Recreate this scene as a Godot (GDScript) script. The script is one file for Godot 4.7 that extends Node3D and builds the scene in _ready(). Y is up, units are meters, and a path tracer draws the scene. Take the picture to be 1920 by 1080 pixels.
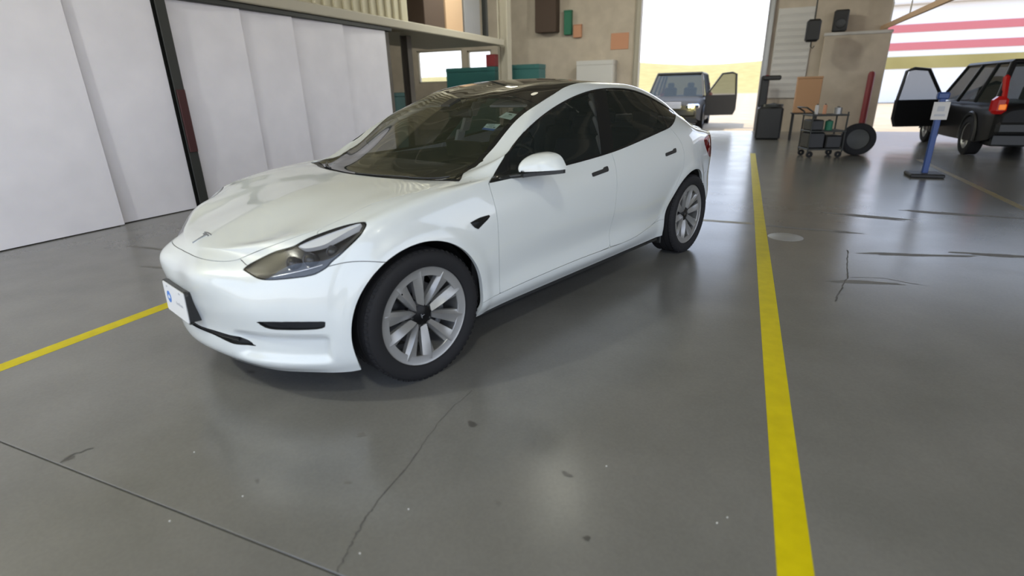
extends Node3D
# A white electric sedan parked in a marked bay of a vehicle workshop; daylight comes through the big door openings.
# Car axes used below: X = the car's left, Y = up, Z = forward, origin on the ground under the middle of the front axle.

const NET := [
	[[0.7318, 0.0, 0.1761], [0.7824, 0.0, 0.2349], [0.7794, 0.0, 0.353], [0.7949, 0.0, 0.4846], [0.776, 0.0, 0.6168], [0.7112, 0.0, 0.6873], [0.6744, 0.0, 0.7124], [0.6199, 0.0, 0.7341], [0.53, 0.0, 0.7649], [0.43, 0.0, 0.7978], [0.33, 0.0, 0.8297], [0.25, 0.0, 0.8529]],
	[[0.7006, 0.2396, 0.167], [0.757, 0.2385, 0.2362], [0.7546, 0.2488, 0.353], [0.7752, 0.2499, 0.485], [0.7762, 0.2561, 0.6226], [0.6621, 0.2371, 0.7033], [0.6537, 0.2247, 0.7127], [0.5997, 0.2, 0.7335], [0.51, 0.165, 0.7639], [0.41, 0.12, 0.8001], [0.31, 0.065, 0.8344], [0.22, 0.0, 0.8605]],
	[[0.6176, 0.4919, 0.1605], [0.6752, 0.4947, 0.2221], [0.6739, 0.4996, 0.351], [0.6919, 0.4896, 0.4847], [0.6605, 0.4769, 0.6123], [0.5772, 0.4552, 0.6969], [0.561, 0.4296, 0.7428], [0.5185, 0.3849, 0.7501], [0.4298, 0.32, 0.7796], [0.34, 0.235, 0.8141], [0.25, 0.13, 0.8485], [0.17, 0.0, 0.8718]],
	[[0.5071, 0.6769, 0.1655], [0.5554, 0.6858, 0.2251], [0.5536, 0.6903, 0.3497], [0.5718, 0.6752, 0.4849], [0.5511, 0.6562, 0.6225], [0.4996, 0.6331, 0.7251], [0.451, 0.5888, 0.7796], [0.4016, 0.5264, 0.7957], [0.3298, 0.43, 0.8131], [0.25, 0.315, 0.8392], [0.17, 0.17, 0.8673], [0.11, 0.0, 0.8833]],
	[[0.4032, 0.7932, 0.1666], [0.4305, 0.8113, 0.2333], [0.4335, 0.8154, 0.3482], [0.4368, 0.8053, 0.4836], [0.4148, 0.7858, 0.6317], [0.366, 0.7475, 0.759], [0.3301, 0.6927, 0.8014], [0.2831, 0.6161, 0.8278], [0.2148, 0.5, 0.8511], [0.145, 0.365, 0.8691], [0.085, 0.195, 0.8846], [0.04, 0.0, 0.8943]],
	[[0.2813, 0.8515, 0.1797], [0.2998, 0.8725, 0.2432], [0.2984, 0.88, 0.3467], [0.2969, 0.8748, 0.4904], [0.2854, 0.86, 0.6451], [0.2433, 0.8157, 0.8176], [0.2087, 0.7502, 0.8451], [0.1646, 0.6601, 0.8659], [0.1048, 0.5349, 0.8796], [0.05, 0.39, 0.8911], [-0.0, 0.21, 0.8988], [-0.03, 0.0, 0.9039]],
	[[0.1197, 0.8599, 0.1921], [0.119, 0.8895, 0.2535], [0.118, 0.9041, 0.3553], [0.117, 0.9068, 0.5069], [0.116, 0.8985, 0.6867], [0.0966, 0.8475, 0.8524], [0.0704, 0.7729, 0.8837], [0.0399, 0.679, 0.8983], [0.0045, 0.5498, 0.9012], [-0.0401, 0.4, 0.9078], [-0.08, 0.215, 0.911], [-0.1, 0.0, 0.9134]],
	[[-0.1211, 0.8588, 0.2028], [-0.1216, 0.8906, 0.2636], [-0.1224, 0.9063, 0.3647], [-0.1234, 0.9129, 0.5255], [-0.1244, 0.9074, 0.7202], [-0.1351, 0.8567, 0.8921], [-0.1563, 0.7767, 0.9175], [-0.196, 0.6829, 0.9243], [-0.2072, 0.5543, 0.9291], [-0.2157, 0.4048, 0.9291], [-0.2053, 0.2149, 0.928], [-0.2002, 0.0, 0.9278]],
	[[-0.3814, 0.8528, 0.2079], [-0.3819, 0.8906, 0.2736], [-0.3826, 0.8973, 0.3844], [-0.3838, 0.912, 0.5555], [-0.3853, 0.9084, 0.7564], [-0.407, 0.8586, 0.9205], [-0.45, 0.7961, 0.9315], [-0.4538, 0.7161, 0.9485], [-0.4354, 0.5954, 0.9371], [-0.3645, 0.4186, 0.939], [-0.322, 0.2095, 0.9424], [-0.3013, 0.0, 0.9431]],
	[[-0.6014, 0.8467, 0.2127], [-0.6019, 0.8896, 0.2833], [-0.6027, 0.8883, 0.4043], [-0.6041, 0.912, 0.586], [-0.6063, 0.9084, 0.7887], [-0.6194, 0.8627, 0.9186], [-0.6549, 0.8239, 0.9597], [-0.676, 0.7889, 1.0228], [-0.7016, 0.7456, 1.0321], [-0.5946, 0.4921, 1.0054], [-0.5035, 0.2467, 1.0148], [-0.4696, 0.0, 1.0174]],
	[[-0.9011, 0.8436, 0.2142], [-0.9016, 0.8884, 0.2876], [-0.9025, 0.8833, 0.4139], [-0.904, 0.913, 0.5957], [-0.9065, 0.9094, 0.7994], [-0.9102, 0.8635, 0.9338], [-0.9214, 0.8141, 1.0186], [-0.9377, 0.7542, 1.1353], [-0.9733, 0.682, 1.2038], [-0.9357, 0.4863, 1.2216], [-0.8907, 0.2447, 1.2391], [-0.8655, 0.0, 1.2398]],
	[[-1.2505, 0.8423, 0.2152], [-1.2508, 0.8872, 0.2896], [-1.2518, 0.879, 0.4177], [-1.2533, 0.9138, 0.6043], [-1.2556, 0.9104, 0.8074], [-1.2591, 0.8638, 0.9401], [-1.2541, 0.7965, 1.0593], [-1.2516, 0.7137, 1.1968], [-1.2518, 0.6264, 1.2965], [-1.2361, 0.458, 1.3606], [-1.2242, 0.2347, 1.3709], [-1.2157, 0.0, 1.368]],
	[[-1.6494, 0.8407, 0.2159], [-1.6497, 0.8857, 0.2902], [-1.6505, 0.8776, 0.4209], [-1.6519, 0.9135, 0.6021], [-1.6539, 0.9105, 0.8141], [-1.6568, 0.8643, 0.9599], [-1.6506, 0.7816, 1.0954], [-1.6448, 0.6856, 1.2532], [-1.6386, 0.5841, 1.3852], [-1.6278, 0.4215, 1.426], [-1.6203, 0.2155, 1.4418], [-1.6137, 0.0, 1.442]],
	[[-2.0978, 0.8389, 0.2162], [-2.0981, 0.8758, 0.2934], [-2.0987, 0.8806, 0.4237], [-2.0999, 0.9106, 0.5991], [-2.1017, 0.9092, 0.8101], [-2.1042, 0.8637, 0.9913], [-2.0969, 0.7771, 1.1227], [-2.0946, 0.6721, 1.273], [-2.0917, 0.5674, 1.3912], [-2.0819, 0.4139, 1.418], [-2.0713, 0.2067, 1.4389], [-2.0607, 0.0, 1.4485]],
	[[-2.4959, 0.8338, 0.2163], [-2.496, 0.8503, 0.2963], [-2.4965, 0.8538, 0.426], [-2.4975, 0.8951, 0.5959], [-2.4991, 0.9092, 0.8059], [-2.5012, 0.8587, 1.0258], [-2.5035, 0.7821, 1.126], [-2.5056, 0.6583, 1.2517], [-2.5072, 0.5494, 1.3609], [-2.4878, 0.4157, 1.393], [-2.4679, 0.2077, 1.4125], [-2.4579, 0.0, 1.421]],
	[[-2.8438, 0.8313, 0.2143], [-2.8435, 0.8633, 0.2939], [-2.8433, 0.8758, 0.4232], [-2.8439, 0.8936, 0.5923], [-2.8458, 0.9041, 0.8112], [-2.8483, 0.8515, 1.0198], [-2.8505, 0.7922, 1.0984], [-2.8523, 0.6641, 1.1893], [-2.8539, 0.5706, 1.2658], [-2.8347, 0.427, 1.3193], [-2.8152, 0.2083, 1.3442], [-2.8052, 0.0, 1.3528]],
	[[-3.1113, 0.8042, 0.2123], [-3.1205, 0.8217, 0.3016], [-3.129, 0.8345, 0.4202], [-3.1288, 0.8537, 0.5884], [-3.1218, 0.8734, 0.8064], [-3.1157, 0.8236, 0.9935], [-3.118, 0.7475, 1.0485], [-3.1194, 0.6668, 1.101], [-3.1211, 0.5714, 1.1506], [-3.1122, 0.4576, 1.2089], [-3.1079, 0.2288, 1.2462], [-3.1031, 0.0, 1.2575]],
	[[-3.3494, 0.7537, 0.2306], [-3.3877, 0.7992, 0.3096], [-3.4118, 0.8098, 0.4167], [-3.4173, 0.7983, 0.5832], [-3.406, 0.8123, 0.8018], [-3.3952, 0.7773, 0.9686], [-3.376, 0.7185, 1.0], [-3.3674, 0.6608, 1.0218], [-3.3589, 0.5823, 1.0521], [-3.3203, 0.4783, 1.1099], [-3.3111, 0.2391, 1.1505], [-3.3015, 0.0, 1.1659]],
	[[-3.5686, 0.6166, 0.2396], [-3.647, 0.6627, 0.3184], [-3.6923, 0.671, 0.4156], [-3.7001, 0.6649, 0.5824], [-3.6877, 0.6711, 0.8003], [-3.6541, 0.6546, 0.9603], [-3.6147, 0.6354, 0.9817], [-3.5855, 0.6174, 0.9934], [-3.5473, 0.5983, 1.0161], [-3.459, 0.4389, 1.0583], [-3.4299, 0.2195, 1.0947], [-3.4204, 0.0, 1.1097]],
	[[-3.6487, 0.3926, 0.2389], [-3.7579, 0.4209, 0.318], [-3.8167, 0.4279, 0.4161], [-3.8319, 0.4271, 0.5835], [-3.8096, 0.421, 0.8004], [-3.7927, 0.4054, 0.9657], [-3.7446, 0.3973, 0.9994], [-3.716, 0.3885, 1.0149], [-3.6773, 0.379, 1.0319], [-3.5585, 0.2994, 1.0567], [-3.5193, 0.1497, 1.076], [-3.4997, 0.0, 1.0833]],
	[[-3.679, 0.0, 0.2387], [-3.7887, 0.0, 0.3178], [-3.8583, 0.0, 0.4162], [-3.8688, 0.0, 0.5837], [-3.8556, 0.0, 0.8106], [-3.8478, 0.0, 0.9718], [-3.8047, 0.0, 1.0125], [-3.771, 0.0, 1.0299], [-3.7273, 0.0, 1.0405], [-3.6383, 0.0, 1.0564], [-3.579, 0.0, 1.0662], [-3.5493, 0.0, 1.0728]],
]
const CURVES := {
	"HL": [1.864,4.4, 1.877,4.498, 1.897,4.597, 1.951,4.711, 2.03,4.823, 2.141,4.951, 2.278,5.093, 2.418,5.216, 2.567,5.307, 2.79,5.36, 2.987,5.409, 3.081,5.486, 3.161,5.577, 3.242,5.67, 3.332,5.77, 3.505,5.913, 3.705,6.045, 3.907,6.133, 4.129,6.15, 4.368,6.086, 4.6,5.958, 4.776,5.785, 4.942,5.575, 5.013,5.462, 5.067,5.339, 5.084,5.205, 5.083,5.088, 5.058,4.992, 5.016,4.935, 4.953,4.867, 4.871,4.807, 4.72,4.739, 4.55,4.675, 4.383,4.602, 4.226,4.524, 4.107,4.466, 4.008,4.405, 3.963,4.349, 3.925,4.29, 3.868,4.255, 3.81,4.218, 3.739,4.174, 3.666,4.133, 3.605,4.111, 3.539,4.096, 3.427,4.08, 3.301,4.067, 3.142,4.055, 2.974,4.044, 2.807,4.034, 2.645,4.03, 2.535,4.036, 2.435,4.053, 2.36,4.077, 2.284,4.114, 2.177,4.187, 2.062,4.269, 1.96,4.337],
	"DRL": [3.125,5.364, 3.237,5.442, 3.35,5.523, 3.481,5.607, 3.618,5.69, 3.757,5.766, 3.907,5.826, 4.12,5.854, 4.353,5.813, 4.587,5.713, 4.795,5.558, 4.889,5.446, 4.974,5.344, 4.879,5.318, 4.781,5.307, 4.657,5.324, 4.521,5.345, 4.309,5.326, 4.108,5.269, 3.994,5.214, 3.904,5.16, 3.841,5.129, 3.777,5.109, 3.693,5.102, 3.603,5.106, 3.488,5.118, 3.377,5.144, 3.31,5.176, 3.248,5.223, 3.187,5.29],
	"DLO": [8.375,4.957, 8.451,5.183, 8.52,5.666, 8.608,6.056, 8.704,6.284, 8.852,6.583, 9.009,6.905, 9.107,7.715, 9.278,7.849, 9.434,7.727, 9.66,7.395, 9.88,7.294, 10.073,7.315, 10.267,7.364, 10.476,7.422, 10.694,7.48, 10.906,7.529, 11.087,7.558, 11.252,7.575, 11.41,7.584, 11.564,7.59, 11.704,7.596, 11.844,7.604, 11.986,7.617, 12.119,7.637, 12.228,7.655, 12.332,7.675, 12.437,7.694, 12.548,7.714, 12.681,7.736, 12.823,7.757, 12.971,7.774, 13.123,7.779, 13.254,7.775, 13.382,7.765, 13.508,7.748, 13.634,7.725, 13.762,7.693, 13.888,7.655, 14.016,7.616, 14.149,7.576, 14.285,7.529, 14.419,7.471, 14.551,7.406, 14.682,7.342, 14.801,7.286, 14.921,7.226, 15.034,7.159, 15.114,7.07, 15.148,7.014, 15.173,6.957, 15.134,6.841, 15.012,6.67, 14.845,6.462, 14.696,6.277, 14.572,6.115, 14.474,5.973, 14.381,5.828, 14.286,5.688, 14.189,5.567, 14.093,5.47, 13.984,5.396, 13.881,5.354, 13.776,5.327, 13.666,5.303, 13.503,5.27, 13.332,5.244, 13.154,5.22, 12.972,5.194, 12.745,5.154, 12.515,5.113, 12.281,5.075, 12.043,5.045, 11.724,5.024, 11.394,5.012, 11.062,5.001, 10.719,4.984, 10.342,4.958, 9.951,4.948, 9.564,4.971, 9.22,5.001, 9.022,5.014, 8.809,5.002, 8.593,4.98],
	"HOOD": [-0.5,4.713, 0,4.713, 0.22,4.693, 0.415,4.63, 0.614,4.58, 0.795,4.552, 0.955,4.54, 1.11,4.544, 1.243,4.561, 1.353,4.587, 1.421,4.614, 1.48,4.646, 1.532,4.683, 1.578,4.722, 1.619,4.765, 1.639,4.798, 1.638,4.801, 1.637,4.804, 1.635,4.808, 1.712,4.944, 1.815,5.131, 1.948,5.325, 2.129,5.495, 2.317,5.624, 2.497,5.729, 2.678,5.829, 2.855,5.93, 3.033,6.042, 3.233,6.185, 3.44,6.358, 3.654,6.529, 3.862,6.654, 4.083,6.731, 4.334,6.771, 4.651,6.829, 5,6.906, 5.389,6.906, 5.826,6.763, 6.17,6.598, 6.461,6.444, 6.752,6.318, 7.037,6.238, 7.273,6.252, 7.416,6.28, 7.547,6.297, 7.681,6.309, 7.578,6.717, 7.503,7.059, 7.468,7.46, 7.423,8.015, 7.295,8.433, 7.183,8.945, 7.122,9.46, 7.096,9.992, 7.05,11, 7.05,11.6, -0.5,11.6],
	"TOPGLASS": [7.05,11.6, 7.05,11, 7.096,9.992, 7.122,9.46, 7.183,8.945, 7.295,8.433, 7.423,8.015, 7.468,7.46, 7.503,7.059, 7.578,6.717, 7.681,6.309, 7.837,6.736, 8,7.15, 8.154,7.516, 8.35,7.85, 8.683,8.179, 9.02,8.4, 9.146,8.424, 9.26,8.42, 9.371,8.415, 9.48,8.4, 9.585,8.373, 9.69,8.34, 9.808,8.3, 9.93,8.26, 10.063,8.228, 10.2,8.2, 10.349,8.167, 10.5,8.14, 10.641,8.126, 10.78,8.12, 10.912,8.119, 11.04,8.12, 11.151,8.119, 11.26,8.12, 11.365,8.128, 11.47,8.14, 11.566,8.16, 11.68,8.18, 12.064,8.192, 12.5,8.2, 12.798,8.224, 13.1,8.25, 13.536,8.273, 14,8.3, 14.497,8.344, 15,8.4, 15.508,8.467, 16,8.55, 16.424,8.622, 16.8,8.75, 17.087,8.988, 17.3,9.3, 17.408,9.734, 17.45,10.2, 17.48,10.603, 17.5,11, 17.5,11.6],
	"BUMPER": [-0.5,4.713, 0,4.713, 0.22,4.693, 0.415,4.63, 0.614,4.58, 0.795,4.552, 0.955,4.54, 1.11,4.544, 1.243,4.561, 1.353,4.587, 1.421,4.614, 1.48,4.646, 1.532,4.683, 1.578,4.722, 1.619,4.765, 1.639,4.798, 1.638,4.801, 1.637,4.804, 1.635,4.808, 1.851,4.607, 2.3,4.45, 3.2,4.4, 3.916,4.306, 3.993,4.312, 4.078,4.316, 4.168,4.317, 4.261,4.316, 4.356,4.312, 4.461,4.303, 4.604,4.282, 4.757,4.254, 4.912,4.221, 5.099,4.17, 5.29,4.098, 5.487,4.005, 6.2,3.9, 6.2,-0.6, -0.5,-0.6],
	"DOOR1": [8.36,4.942, 8.375,4.782, 8.391,4.649, 8.406,4.528, 8.42,4.413, 8.433,4.302, 8.446,4.191, 8.459,4.077, 8.47,3.962, 8.478,3.856, 8.484,3.755, 8.487,3.652, 8.491,3.538, 8.498,3.347, 8.505,3.127, 8.517,2.873, 8.544,2.601, 8.577,2.318, 8.602,2.014, 8.596,1.645, 8.585,1.233, 9.035,1.23, 9.497,1.239, 10.006,1.253, 10.502,1.264, 10.961,1.269, 11.308,1.259, 11.665,1.232, 11.99,1.25, 12,2.5, 11.998,3.77, 11.994,4.307, 11.989,5.027, 12,5.6, 11,5.5, 10,5.6, 9.2,5.6, 8.75,5.5],
	"DOOR2": [12,5.6, 11.989,5.027, 11.994,4.307, 11.998,3.77, 12,2.5, 11.99,1.25, 12.326,1.168, 12.582,1.17, 12.692,1.187, 12.789,1.211, 12.877,1.241, 12.958,1.275, 13.039,1.31, 13.097,1.337, 13.15,1.366, 13.307,1.398, 13.474,1.492, 13.647,1.588, 13.8,1.736, 13.908,2.033, 13.975,2.351, 14.027,2.674, 14.117,3.019, 14.233,3.324, 14.337,3.556, 14.373,3.631, 14.401,3.692, 14.42,3.765, 14.442,3.904, 14.462,4.065, 14.466,4.223, 14.447,4.374, 14.408,4.525, 14.348,4.677, 14.25,4.853, 14.14,5.071, 14.071,5.403, 13.95,5.8, 13,5.6],
	"SILL": [6.5,1.238, 7.9,1.238, 8.006,1.253, 8.116,1.263, 8.259,1.242, 8.414,1.23, 8.585,1.233, 9.035,1.23, 9.497,1.239, 10.006,1.253, 10.502,1.264, 10.961,1.269, 11.308,1.259, 11.665,1.232, 12.02,1.196, 12.326,1.168, 12.582,1.17, 12.692,1.187, 12.789,1.211, 12.877,1.241, 12.958,1.275, 13.039,1.31, 13.097,1.337, 13.15,1.366, 13.3,1.42, 13.62,1.52, 15,1.52, 15,-0.6, 6.5,-0.6],
	"FOG": [2.191,2.613, 2.582,2.655, 2.958,2.673, 3.364,2.68, 3.773,2.666, 3.747,2.558, 3.719,2.45, 3.627,2.423, 3.516,2.398, 3.031,2.361, 2.586,2.348, 2.454,2.362, 2.352,2.403, 2.267,2.498],
	"GRILLE": [-0.5,1.854, 0,1.854, 0.266,1.833, 0.526,1.824, 0.754,1.851, 0.973,1.88, 1.169,1.886, 1.352,1.882, 1.488,1.882, 1.617,1.858, 1.793,1.729, 1.97,1.561, 1.793,1.547, 1.619,1.542, 1.466,1.562, 1.313,1.593, 1.142,1.638, 0.957,1.676, 0.681,1.678, 0.4,1.663, 0.196,1.654, 0,1.643, -0.5,1.643],
	"FENDER": [7.6,6.9, 7.75,6.75, 8.017,6.658, 8.045,6.359, 8.102,6.103, 8.199,5.974, 8.31,5.91, 8.39,5.887, 8.469,5.882, 8.5,5.5, 8.36,4.942, 8.375,4.782, 8.391,4.649, 8.406,4.528, 8.42,4.413, 8.433,4.302, 8.446,4.191, 8.459,4.077, 8.47,3.962, 8.478,3.856, 8.484,3.755, 8.487,3.652, 8.491,3.538, 8.498,3.347, 8.505,3.127, 8.517,2.873, 8.544,2.601, 8.577,2.318, 8.602,2.014, 8.596,1.645, 8.585,1.233, 8.6,0, 3.5,0, 3.5,4.2, 3.6,6.2, 4.4,7.2],
	"TAIL": [16.1,4.62, 16.298,4.752, 16.6,4.84, 16.938,4.911, 17.3,4.95, 17.697,4.964, 18.1,4.95, 18.549,4.938, 18.9,4.85, 19.001,4.68, 19,4.5, 18.758,4.36, 18.4,4.25, 18.001,4.091, 17.6,3.95, 17.29,3.861, 17,3.82, 16.762,3.843, 16.55,3.92, 16.382,4.067, 16.25,4.25, 16.134,4.442],
	"TRUNK": [20.5,4.05, 19,4.05, 19,4.95, 18.2,5.1, 17.75,5.8, 17.55,7.2, 17.5,9, 17.62,11.6, 20.5,11.6],
	"RBUMP": [15.6,2.9, 16.6,3.35, 17.6,3.7, 20.5,3.7, 20.5,-0.6, 15.6,-0.6],
	"BADGE": [7.665,4.03, 7.796,4.046, 7.932,4.054, 8.063,4.038, 8.203,4.013, 8.221,3.988, 8.231,3.964, 8.148,3.91, 8.022,3.859, 7.936,3.82, 7.854,3.783, 7.809,3.818, 7.766,3.859, 7.713,3.939],
}
const SU := 14
const SV := 12
const CAR_TURN := -0.34385

var M := {}
var skin_p := PackedVector3Array()
var ns := 0
var nt := 0
var rng := RandomNumberGenerator.new()

# ------------------------------------------------------------------ mesh building

class MB:
	var p := PackedVector3Array()
	var n := PackedVector3Array()
	var uv := PackedVector2Array()
	var t := PackedInt32Array()

	func tri(a: Vector3, b: Vector3, c: Vector3) -> void:
		var nn := (c - a).cross(b - a)
		if nn.length_squared() < 1e-16:
			return
		nn = nn.normalized()
		var k := p.size()
		p.append(a); p.append(b); p.append(c)
		n.append(nn); n.append(nn); n.append(nn)
		uv.append(Vector2.ZERO); uv.append(Vector2.ZERO); uv.append(Vector2.ZERO)
		t.append(k); t.append(k + 1); t.append(k + 2)

	func tri_out(a: Vector3, b: Vector3, c: Vector3, away: Vector3) -> void:
		if (c - a).cross(b - a).dot((a + b + c) / 3.0 - away) < 0.0:
			tri(a, c, b)
		else:
			tri(a, b, c)

	func quad_out(a: Vector3, b: Vector3, c: Vector3, d: Vector3, away: Vector3) -> void:
		tri_out(a, b, c, away)
		tri_out(a, c, d, away)

	func quad_uv(a: Vector3, b: Vector3, c: Vector3, d: Vector3) -> void:
		# a, b, c, d run clockwise seen from the front; uv 0..1 with a at top left
		var nn := (c - a).cross(b - a).normalized()
		var k := p.size()
		for q in [a, b, c, d]:
			p.append(q); n.append(nn)
		uv.append(Vector2(0, 0)); uv.append(Vector2(1, 0)); uv.append(Vector2(1, 1)); uv.append(Vector2(0, 1))
		for i in [0, 1, 2, 0, 2, 3]:
			t.append(k + i)

	func box(c: Vector3, s: Vector3, bevel := 0.0, basis := Basis.IDENTITY) -> void:
		var h := s * 0.5
		var e: float = minf(bevel, minf(h.x, minf(h.y, h.z)) * 0.98)
		var v := func(sx, sy, sz, which) -> Vector3:
			var q := Vector3(sx * h.x, sy * h.y, sz * h.z)
			if which != 0: q.x -= sx * e
			if which != 1: q.y -= sy * e
			if which != 2: q.z -= sz * e
			return c + basis * q
		for ax in 3:
			for sg in [-1.0, 1.0]:
				var q := []
				for k in [[-1, -1], [1, -1], [1, 1], [-1, 1]]:
					var w := [0.0, 0.0, 0.0]
					w[ax] = sg; w[(ax + 1) % 3] = k[0]; w[(ax + 2) % 3] = k[1]
					q.append(v.call(w[0], w[1], w[2], ax))
				quad_out(q[0], q[1], q[2], q[3], c)
		if e <= 0.0:
			return
		for ax in 3:
			for sa in [-1.0, 1.0]:
				for sb in [-1.0, 1.0]:
					var q := []
					for k in [[-1.0, 1], [1.0, 1], [1.0, 2], [-1.0, 2]]:
						var w := [0.0, 0.0, 0.0]
						w[ax] = k[0]; w[(ax + 1) % 3] = sa; w[(ax + 2) % 3] = sb
						q.append(v.call(w[0], w[1], w[2], (ax + int(k[1])) % 3))
					quad_out(q[0], q[1], q[2], q[3], c)
		for sx in [-1.0, 1.0]:
			for sy in [-1.0, 1.0]:
				for sz in [-1.0, 1.0]:
					tri_out(v.call(sx, sy, sz, 0), v.call(sx, sy, sz, 1), v.call(sx, sy, sz, 2), c)

	func lathe(prof: Array, steps: int, xf := Transform3D.IDENTITY, a0 := 0.0, a1 := TAU) -> void:
		# prof: Vector2(along the axis, radius); the axis is the transform's X
		var segs := prof.size() - 1
		var nr := []
		for i in segs:
			var d: Vector2 = prof[i + 1] - prof[i]
			nr.append(Vector2(-d.y, d.x).normalized())
		for i in segs:
			var n0: Vector2 = nr[i]
			var n1: Vector2 = nr[i]
			if i > 0 and nr[i].dot(nr[i - 1]) > 0.75: n0 = (nr[i] + nr[i - 1]).normalized()
			if i < segs - 1 and nr[i].dot(nr[i + 1]) > 0.75: n1 = (nr[i] + nr[i + 1]).normalized()
			var k := p.size()
			for s in steps + 1:
				var a := lerpf(a0, a1, float(s) / steps)
				var cy := cos(a)
				var cz := sin(a)
				for e in 2:
					var q: Vector2 = prof[i + e]
					var m: Vector2 = n0 if e == 0 else n1
					p.append(xf * Vector3(q.x, q.y * cy, q.y * cz))
					n.append((xf.basis * Vector3(m.x, m.y * cy, m.y * cz)).normalized())
					uv.append(Vector2(float(s) / steps, e))
			for s in steps:
				var b := k + s * 2
				if xf.basis.determinant() > 0.0:
					t.append_array(PackedInt32Array([b, b + 1, b + 2, b + 1, b + 3, b + 2]))
				else:
					t.append_array(PackedInt32Array([b, b + 2, b + 1, b + 1, b + 2, b + 3]))

	func tube(path: Array, r: float, sides := 8, closed := false) -> void:
		var cnt := path.size()
		var k := p.size()
		var up := Vector3.UP
		for i in cnt:
			var a: Vector3 = path[(i - 1 + cnt) % cnt] if closed or i > 0 else path[i]
			var b: Vector3 = path[(i + 1) % cnt] if closed or i < cnt - 1 else path[i]
			var d := (b - a).normalized()
			if absf(d.dot(up)) > 0.95: up = Vector3.RIGHT if absf(d.x) < 0.9 else Vector3.BACK
			var s := d.cross(up).normalized()
			up = s.cross(d).normalized()
			for j in sides:
				var g := TAU * j / sides
				var o := s * cos(g) + up * sin(g)
				p.append(path[i] + o * r); n.append(o); uv.append(Vector2.ZERO)
		for i in (cnt if closed else cnt - 1):
			for j in sides:
				var q0 := k + i * sides + j
				var q1 := k + i * sides + (j + 1) % sides
				var q2 := k + ((i + 1) % cnt) * sides + j
				var q3 := k + ((i + 1) % cnt) * sides + (j + 1) % sides
				t.append_array(PackedInt32Array([q0, q1, q2, q1, q3, q2]))
		if not closed:
			for e in [0, cnt - 1]:
				for j in range(1, sides - 1):
					tri_out(p[k + e * sides], p[k + e * sides + j], p[k + e * sides + j + 1], path[1 if e == 0 else cnt - 2])

	func prism(poly: PackedVector2Array, z0: float, z1: float, xf := Transform3D.IDENTITY) -> void:
		# outline in the transform's XY plane, from z0 to z1
		var ids := Geometry2D.triangulate_polygon(poly)
		var mid := Vector2.ZERO
		for q in poly: mid += q / poly.size()
		for i in range(0, ids.size(), 3):
			var a := poly[ids[i]]
			var b := poly[ids[i + 1]]
			var c := poly[ids[i + 2]]
			for z in [z0, z1]:
				var zi: float = (z0 + z1) * 0.5
				tri_out(xf * Vector3(a.x, a.y, z), xf * Vector3(b.x, b.y, z), xf * Vector3(c.x, c.y, z), xf * Vector3((a.x + b.x + c.x) / 3.0, (a.y + b.y + c.y) / 3.0, zi))
		var turn := 1.0 if Geometry2D.is_polygon_clockwise(poly) else -1.0
		for i in poly.size():
			var a := poly[i]
			var b := poly[(i + 1) % poly.size()]
			var side := Vector2(b.y - a.y, a.x - b.x).normalized() * turn * 0.01
			var inn := (a + b) * 0.5 + side
			quad_out(xf * Vector3(a.x, a.y, z0), xf * Vector3(b.x, b.y, z0), xf * Vector3(b.x, b.y, z1), xf * Vector3(a.x, a.y, z1), xf * Vector3(inn.x, inn.y, (z0 + z1) * 0.5))

	func sphere(c: Vector3, r: Vector3, rings := 12, seg := 20) -> void:
		var k := p.size()
		for i in rings + 1:
			var th := PI * i / rings
			for j in seg + 1:
				var ph := TAU * j / seg
				var d := Vector3(sin(th) * cos(ph), cos(th), sin(th) * sin(ph))
				p.append(c + d * r); n.append((d / r).normalized()); uv.append(Vector2(float(j) / seg, float(i) / rings))
		for i in rings:
			for j in seg:
				var q := k + i * (seg + 1) + j
				t.append_array(PackedInt32Array([q, q + 1, q + seg + 1, q + 1, q + seg + 2, q + seg + 1]))

	func grid(pts: Array, cols: int, away = null) -> void:
		# smooth patch through rows of points
		var rows := pts.size() / cols
		var k := p.size()
		for i in rows:
			for j in cols:
				var a: Vector3 = pts[maxi(i - 1, 0) * cols + j]
				var b: Vector3 = pts[mini(i + 1, rows - 1) * cols + j]
				var c: Vector3 = pts[i * cols + maxi(j - 1, 0)]
				var d: Vector3 = pts[i * cols + mini(j + 1, cols - 1)]
				var nn := (b - a).cross(d - c).normalized()
				if away != null and nn.dot(pts[i * cols + j] - away) < 0.0: nn = -nn
				p.append(pts[i * cols + j]); n.append(nn); uv.append(Vector2(float(j) / (cols - 1), float(i) / (rows - 1)))
		for i in rows - 1:
			for j in cols - 1:
				var q := k + i * cols + j
				face(q, q + 1, q + cols)
				face(q + 1, q + cols + 1, q + cols)

	func face(a: int, b: int, c: int) -> void:
		if (p[c] - p[a]).cross(p[b] - p[a]).dot(n[a]) < 0.0:
			t.append_array(PackedInt32Array([a, c, b]))
		else:
			t.append_array(PackedInt32Array([a, b, c]))

	func add(o: MB, mirror := false) -> void:
		var k := p.size()
		if mirror:
			for i in o.p.size():
				p.append(o.p[i] * Vector3(-1, 1, 1)); n.append(o.n[i] * Vector3(-1, 1, 1))
			for i in range(0, o.t.size(), 3):
				t.append(o.t[i] + k); t.append(o.t[i + 2] + k); t.append(o.t[i + 1] + k)
		else:
			p.append_array(o.p); n.append_array(o.n)
			for i in o.t: t.append(i + k)
		if o.uv.size() == o.p.size(): uv.append_array(o.uv)
		else:
			for i in o.p.size(): uv.append(Vector2.ZERO)

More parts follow.
